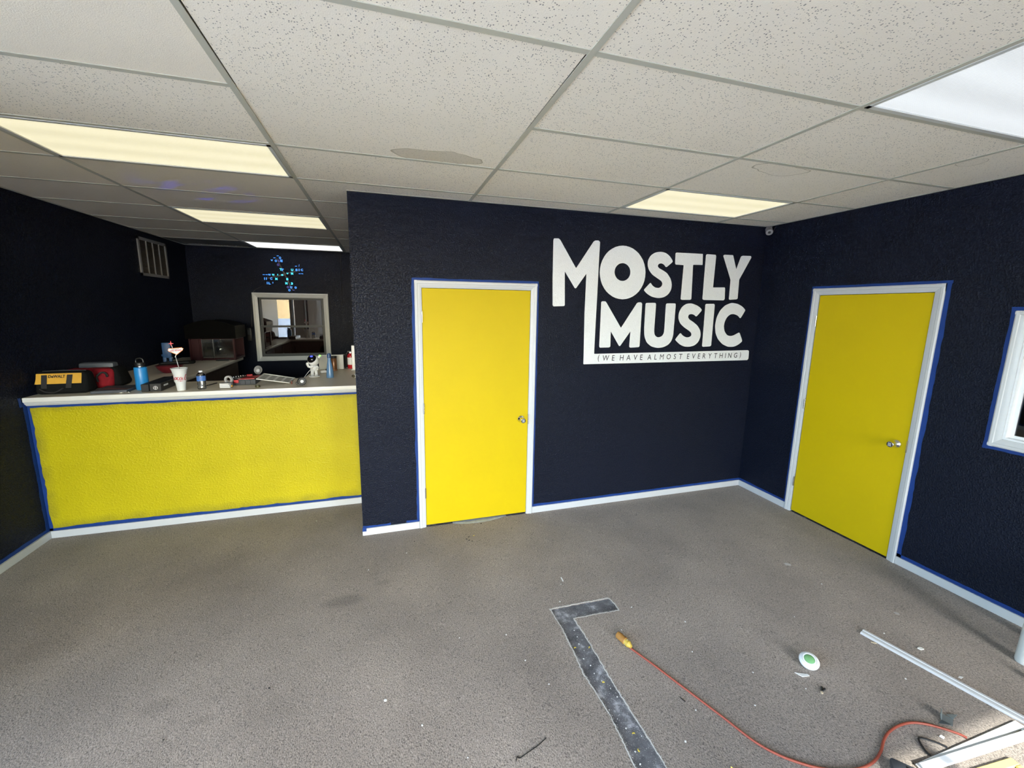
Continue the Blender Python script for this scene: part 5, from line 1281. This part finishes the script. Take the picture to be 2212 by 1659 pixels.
# chair and table feet at the right edge
t = thing('white_stool', 'white rounded stool leg at the right picture edge', 'stool', (-.305, -2.32, 0), 4)
for (x, y) in ((-.08, .02), (.20, .02), (-.08, -.40), (.20, -.40)):
    b = MB(); b.tube([(x, y, .0), (x, y, .012), (x + .02, y, .2), (x + .05, y - .01, .42)], [.030, .034, .036, .038], 16); b.build('leg', M['casing_grey'], t)
b = MB(); b.lathe([(0, .42), (.18, .42), (.195, .43), (.195, .455), (.185, .462), (0, .465)], n=36, c=(.10, -.2, 0)); b.build('seat', M['casing_grey'], t)
t = thing('dark_castor', 'dark castor wheel at the right edge below the stool', 'castor', (-.515, -2.425, 0), 20)
b = MB(); b.lathe([(.006, -.010), (.020, -.010), (.023, -.004), (.023, .004), (.020, .010), (.006, .010)], n=24, m=Matrix.Rotation(R(90), 4, 'X'), c=(0, 0, .023)); b.build('wheel', mat('dark brown rubber', (.03, .012, .01), .5), t)
b = MB(); b.box(-.018, .018, -.014, -.011, .018, .055, .001); b.box(-.018, .018, .011, .014, .018, .055, .001); b.box(-.018, .018, -.014, .014, .053, .058, .001); b.build('fork', M['black'], t)

# dark thread
t = tag(MB().tube(smooth_path([(-3.255, -2.02, .002), (-3.245, -2.005, .003), (-3.235, -2.012, .002), (-3.19, -2.0, .003), (-3.14, -1.985, .002), (-3.095, -1.965, .002)], 6), .0016, 6).build('dark_thread', M['black_cloth']), 'dark bent thread on the carpet near the bottom edge', 'thread')

# flakes and crumbs
M['chip_white'] = mat('white paint chip', (.68, .68, .66), .6, var=.1, vscale=100)
M['chip_tan'] = mat('tan crumb', (.5, .42, .28), .7, var=.1)
M['chip_yellow'] = mat('yellow paint crumb', (.55, .42, .05), .6)
M['chip_dark'] = mat('dark crumb', (.015, .014, .013), .8)
def flake(name, label, cat, x, y, pts, h, m, z=0.0, group=None, rz=0):
    b_ = MB(); b_.prism(pts, (0, 0, 0), (1, 0, 0), (0, 1, 0), h)
    for v in b_.bm.verts: v.co.z += random.uniform(0, .0015) + .0006
    o = tag(b_.build(name, m, smooth=0), label, cat, group); o.location = (x, y, z); o.rotation_euler.z = R(rz); return o
flake('plaster_shard', 'white pointed shard beside the push light', 'shard', -1.658, -2.037, [(-.028, .026), (-.012, -.006), (.030, -.012), (.031, -.001), (.012, .007)], .003, M['chip_white'])
flake('paint_flake', 'pale half-round flake in the open carpet right', 'flake', -.832, -1.266, [(-.022, -.008), (.016, -.022), (.024, -.008), (.012, .012), (-.012, .014)], .002, mat('pale grey flake', (.36, .34, .33), .7))
flake('paint_sliver', 'white sliver on carpet beyond the bare concrete', 'sliver', -2.572, -.975, [(-.005, -.022), (.003, -.022), (.006, .022), (-.001, .024)], .002, M['chip_white'])
flake('plaster_crumb', 'white oblong crumb beside the long moulding strip', 'crumb', -.83, -2.087, [(-.015, .006), (-.008, -.008), (.013, -.010), (.016, .002), (.004, .009)], .004, M['chip_white'])
flake('paint_flake', 'white smeared flake in front of the right door', 'flake', -.626, -1.854, [(-.012, .012), (-.014, -.006), (.004, -.014), (.012, -.002), (.004, .010)], .001, mat('dull white flake', (.33, .31, .29), .8))
flake('plaster_crumb', 'white chip between bracket and black cable', 'crumb', -1.353, -2.453, [(-.010, .006), (-.004, -.008), (.010, -.004), (.006, .008)], .004, M['chip_white'])
flake('wood_splinter', 'tan splinter touching the long moulding strip', 'splinter', -1.045, -1.985, [(-.012, .006), (.010, -.010), (.013, -.006), (-.009, .010)], .003, M['chip_tan'])
flake('plaster_crumb', 'faint white chip right of the moulding strip', 'crumb', -.855, -2.273, [(-.012, .004), (-.006, -.006), (.014, -.004), (.006, .006)], .002, M['chip_white'])
flake('black_splinter', 'black splinter between the orange cord and concrete strip', 'splinter', -2.374, -1.98, [(-.006, .014), (.004, -.012), (.008, -.010), (-.002, .016)], .002, M['chip_dark'])
flake('plaster_crumb', 'white bean-shaped crumb on the open carpet', 'crumb', -3.789, -1.586, [(-.007, .004), (-.003, -.006), (.007, -.005), (.008, .002), (.001, .006)], .004, M['chip_white'])
flake('plaster_crumb', 'round white crumb left of the dark thread', 'crumb', -3.626, -1.758, [(-.004, .003), (-.002, -.004), (.004, -.003), (.003, .004)], .003, M['chip_white'])
for k, (x, y) in enumerate(((-1.72, -2.10), (-2.349, -2.041), (-2.60, -1.02), (-2.68, -1.18), (-.808, -1.51), (-2.0, -1.55), (-2.12, -1.75), (-2.42, -1.50), (-1.9, -1.95), (-3.05, -1.55), (-2.98, -1.72), (-3.45, -1.95), (-3.37, -1.30), (-3.62, -.36), (-4.37, .35), (-3.9, -.5), (-2.05, -2.1), (-1.3, -1.7), (-3.1, -1.35), (-2.25, -1.35), (-.9, -1.95), (-1.15, -2.2), (-2.5, -2.15))):
    s_ = random.uniform(.6, 1.1)
    flake('paint_crumb', 'tiny pale paint crumb scattered on the carpet', 'crumb', x, y, [(-.004 * s_, .002 * s_), (-.001 * s_, -.004 * s_), (.005 * s_, -.002 * s_), (.002 * s_, .004 * s_)], .002, M['chip_white'], group='tiny pale crumbs on the carpet', rz=random.uniform(0, 360))
for k, (x, y) in enumerate(((-3.128, -.288), (-3.105, -.262), (-3.112, -.312), (-3.09, -.33), (-1.513, -.303), (-4.733, -1.513), (-4.35, -1.36), (-2.955, -.075), (-3.55, -.21))):
    s_ = random.uniform(.8, 1.4)
    flake('dirt_crumb', 'tiny dark dirt crumb lying on the carpet', 'crumb', x, y, [(-.006 * s_, .001), (-.001, -.004 * s_), (.006 * s_, -.002), (.003, .004 * s_)], .003, M['chip_dark'], group='tiny dark crumbs on the carpet', rz=random.uniform(-40, 40))
for k, (x, y, z) in enumerate(((-2.745, -1.54, -.008), (-2.665, -1.56, -.008), (-2.72, -2.12, -.008), (-2.70, -1.78, -.008), (-3.06, -.255, 0), (-2.70, -2.05, -.008))):
    flake('yellow_crumb', 'tiny yellow paint crumb dropped on the floor', 'crumb', x, y, [(-.006, .004), (-.004, -.003), (.004, -.006), (.005, -.002), (-.002, .001), (-.002, .006)], .003, M['chip_yellow'], z, group='tiny yellow paint crumbs', rz=random.uniform(0, 360))
for k in range(16):
    y = -1.42 - k * .05; x = -2.71 + random.uniform(-.04, .04); s_ = random.uniform(.3, .7)
    flake('glue_crumb', 'tiny white crumb on the bare concrete strip', 'crumb', x, y, [(-.006 * s_, .003 * s_), (-.002 * s_, -.005 * s_), (.006 * s_, -.003 * s_), (.003 * s_, .005 * s_)], .002, M['chip_white'], -.008, group='tiny white crumbs on the concrete strip', rz=random.uniform(0, 360))

# ---- pieces that belong to a part hang from that part
def under(part, *names):
    for n in names:
        for c in [c for c in part.parent.children if c.name.split('.')[0] == n]: c.parent = part
def part(tname, pname):
    for o_ in bpy.data.objects:
        if o_.parent is not None and o_.parent.name == tname and o_.name.split('.')[0] == pname: return o_
for tn, pn, subs in (('tool_bag', 'body', ('zip',)), ('tool_bag', 'front_panel', ('lettering', 'strap', 'handle')), ('duffel_bag', 'end_pocket', ('tag',)), ('duffel_bag', 'top_flap', ('flap_trim',)),
                     ('binder', 'front_sheet', ('red_print',)), ('water_bottle', 'lid', ('carry_loop',)), ('hard_case', 'body', ('emblem', 'label_strip')), ('foam_cup', 'body', ('script_print', 'swash')),
                     ('straw_topper', 'board', ('bulbs', 'city_name', 'greeting')), ('star_projector', 'visor', ('blue_light',)), ('star_projector', 'laser_barrel', ('green_light',)),
                     ('tool_case', 'tray', ('rib', 'latch')), ('tool_case', 'socket_rail', ('socket',)), ('popcorn_machine', 'control_box', ('display',)), ('popcorn_machine', 'glass_front', ('glazing_bar',)),
                     ('fire_extinguisher', 'valve', ('gauge', 'hose')), ('fire_extinguisher', 'cylinder', ('label_wrap',)), ('push_light', 'shell', ('ring',)), ('security_camera', 'body', ('led_ring', 'lens')),
                     ('extension_cord', 'grip', ('screw',)), ('plastic_water_bottle', 'body', ('label_wrap',)), ('black_pouch', 'body', ('zip',)), ('side_cabinet', 'body', ('cabinet_door',))):
    p_ = part(tn, pn)
    if p_: under(p_, *subs)
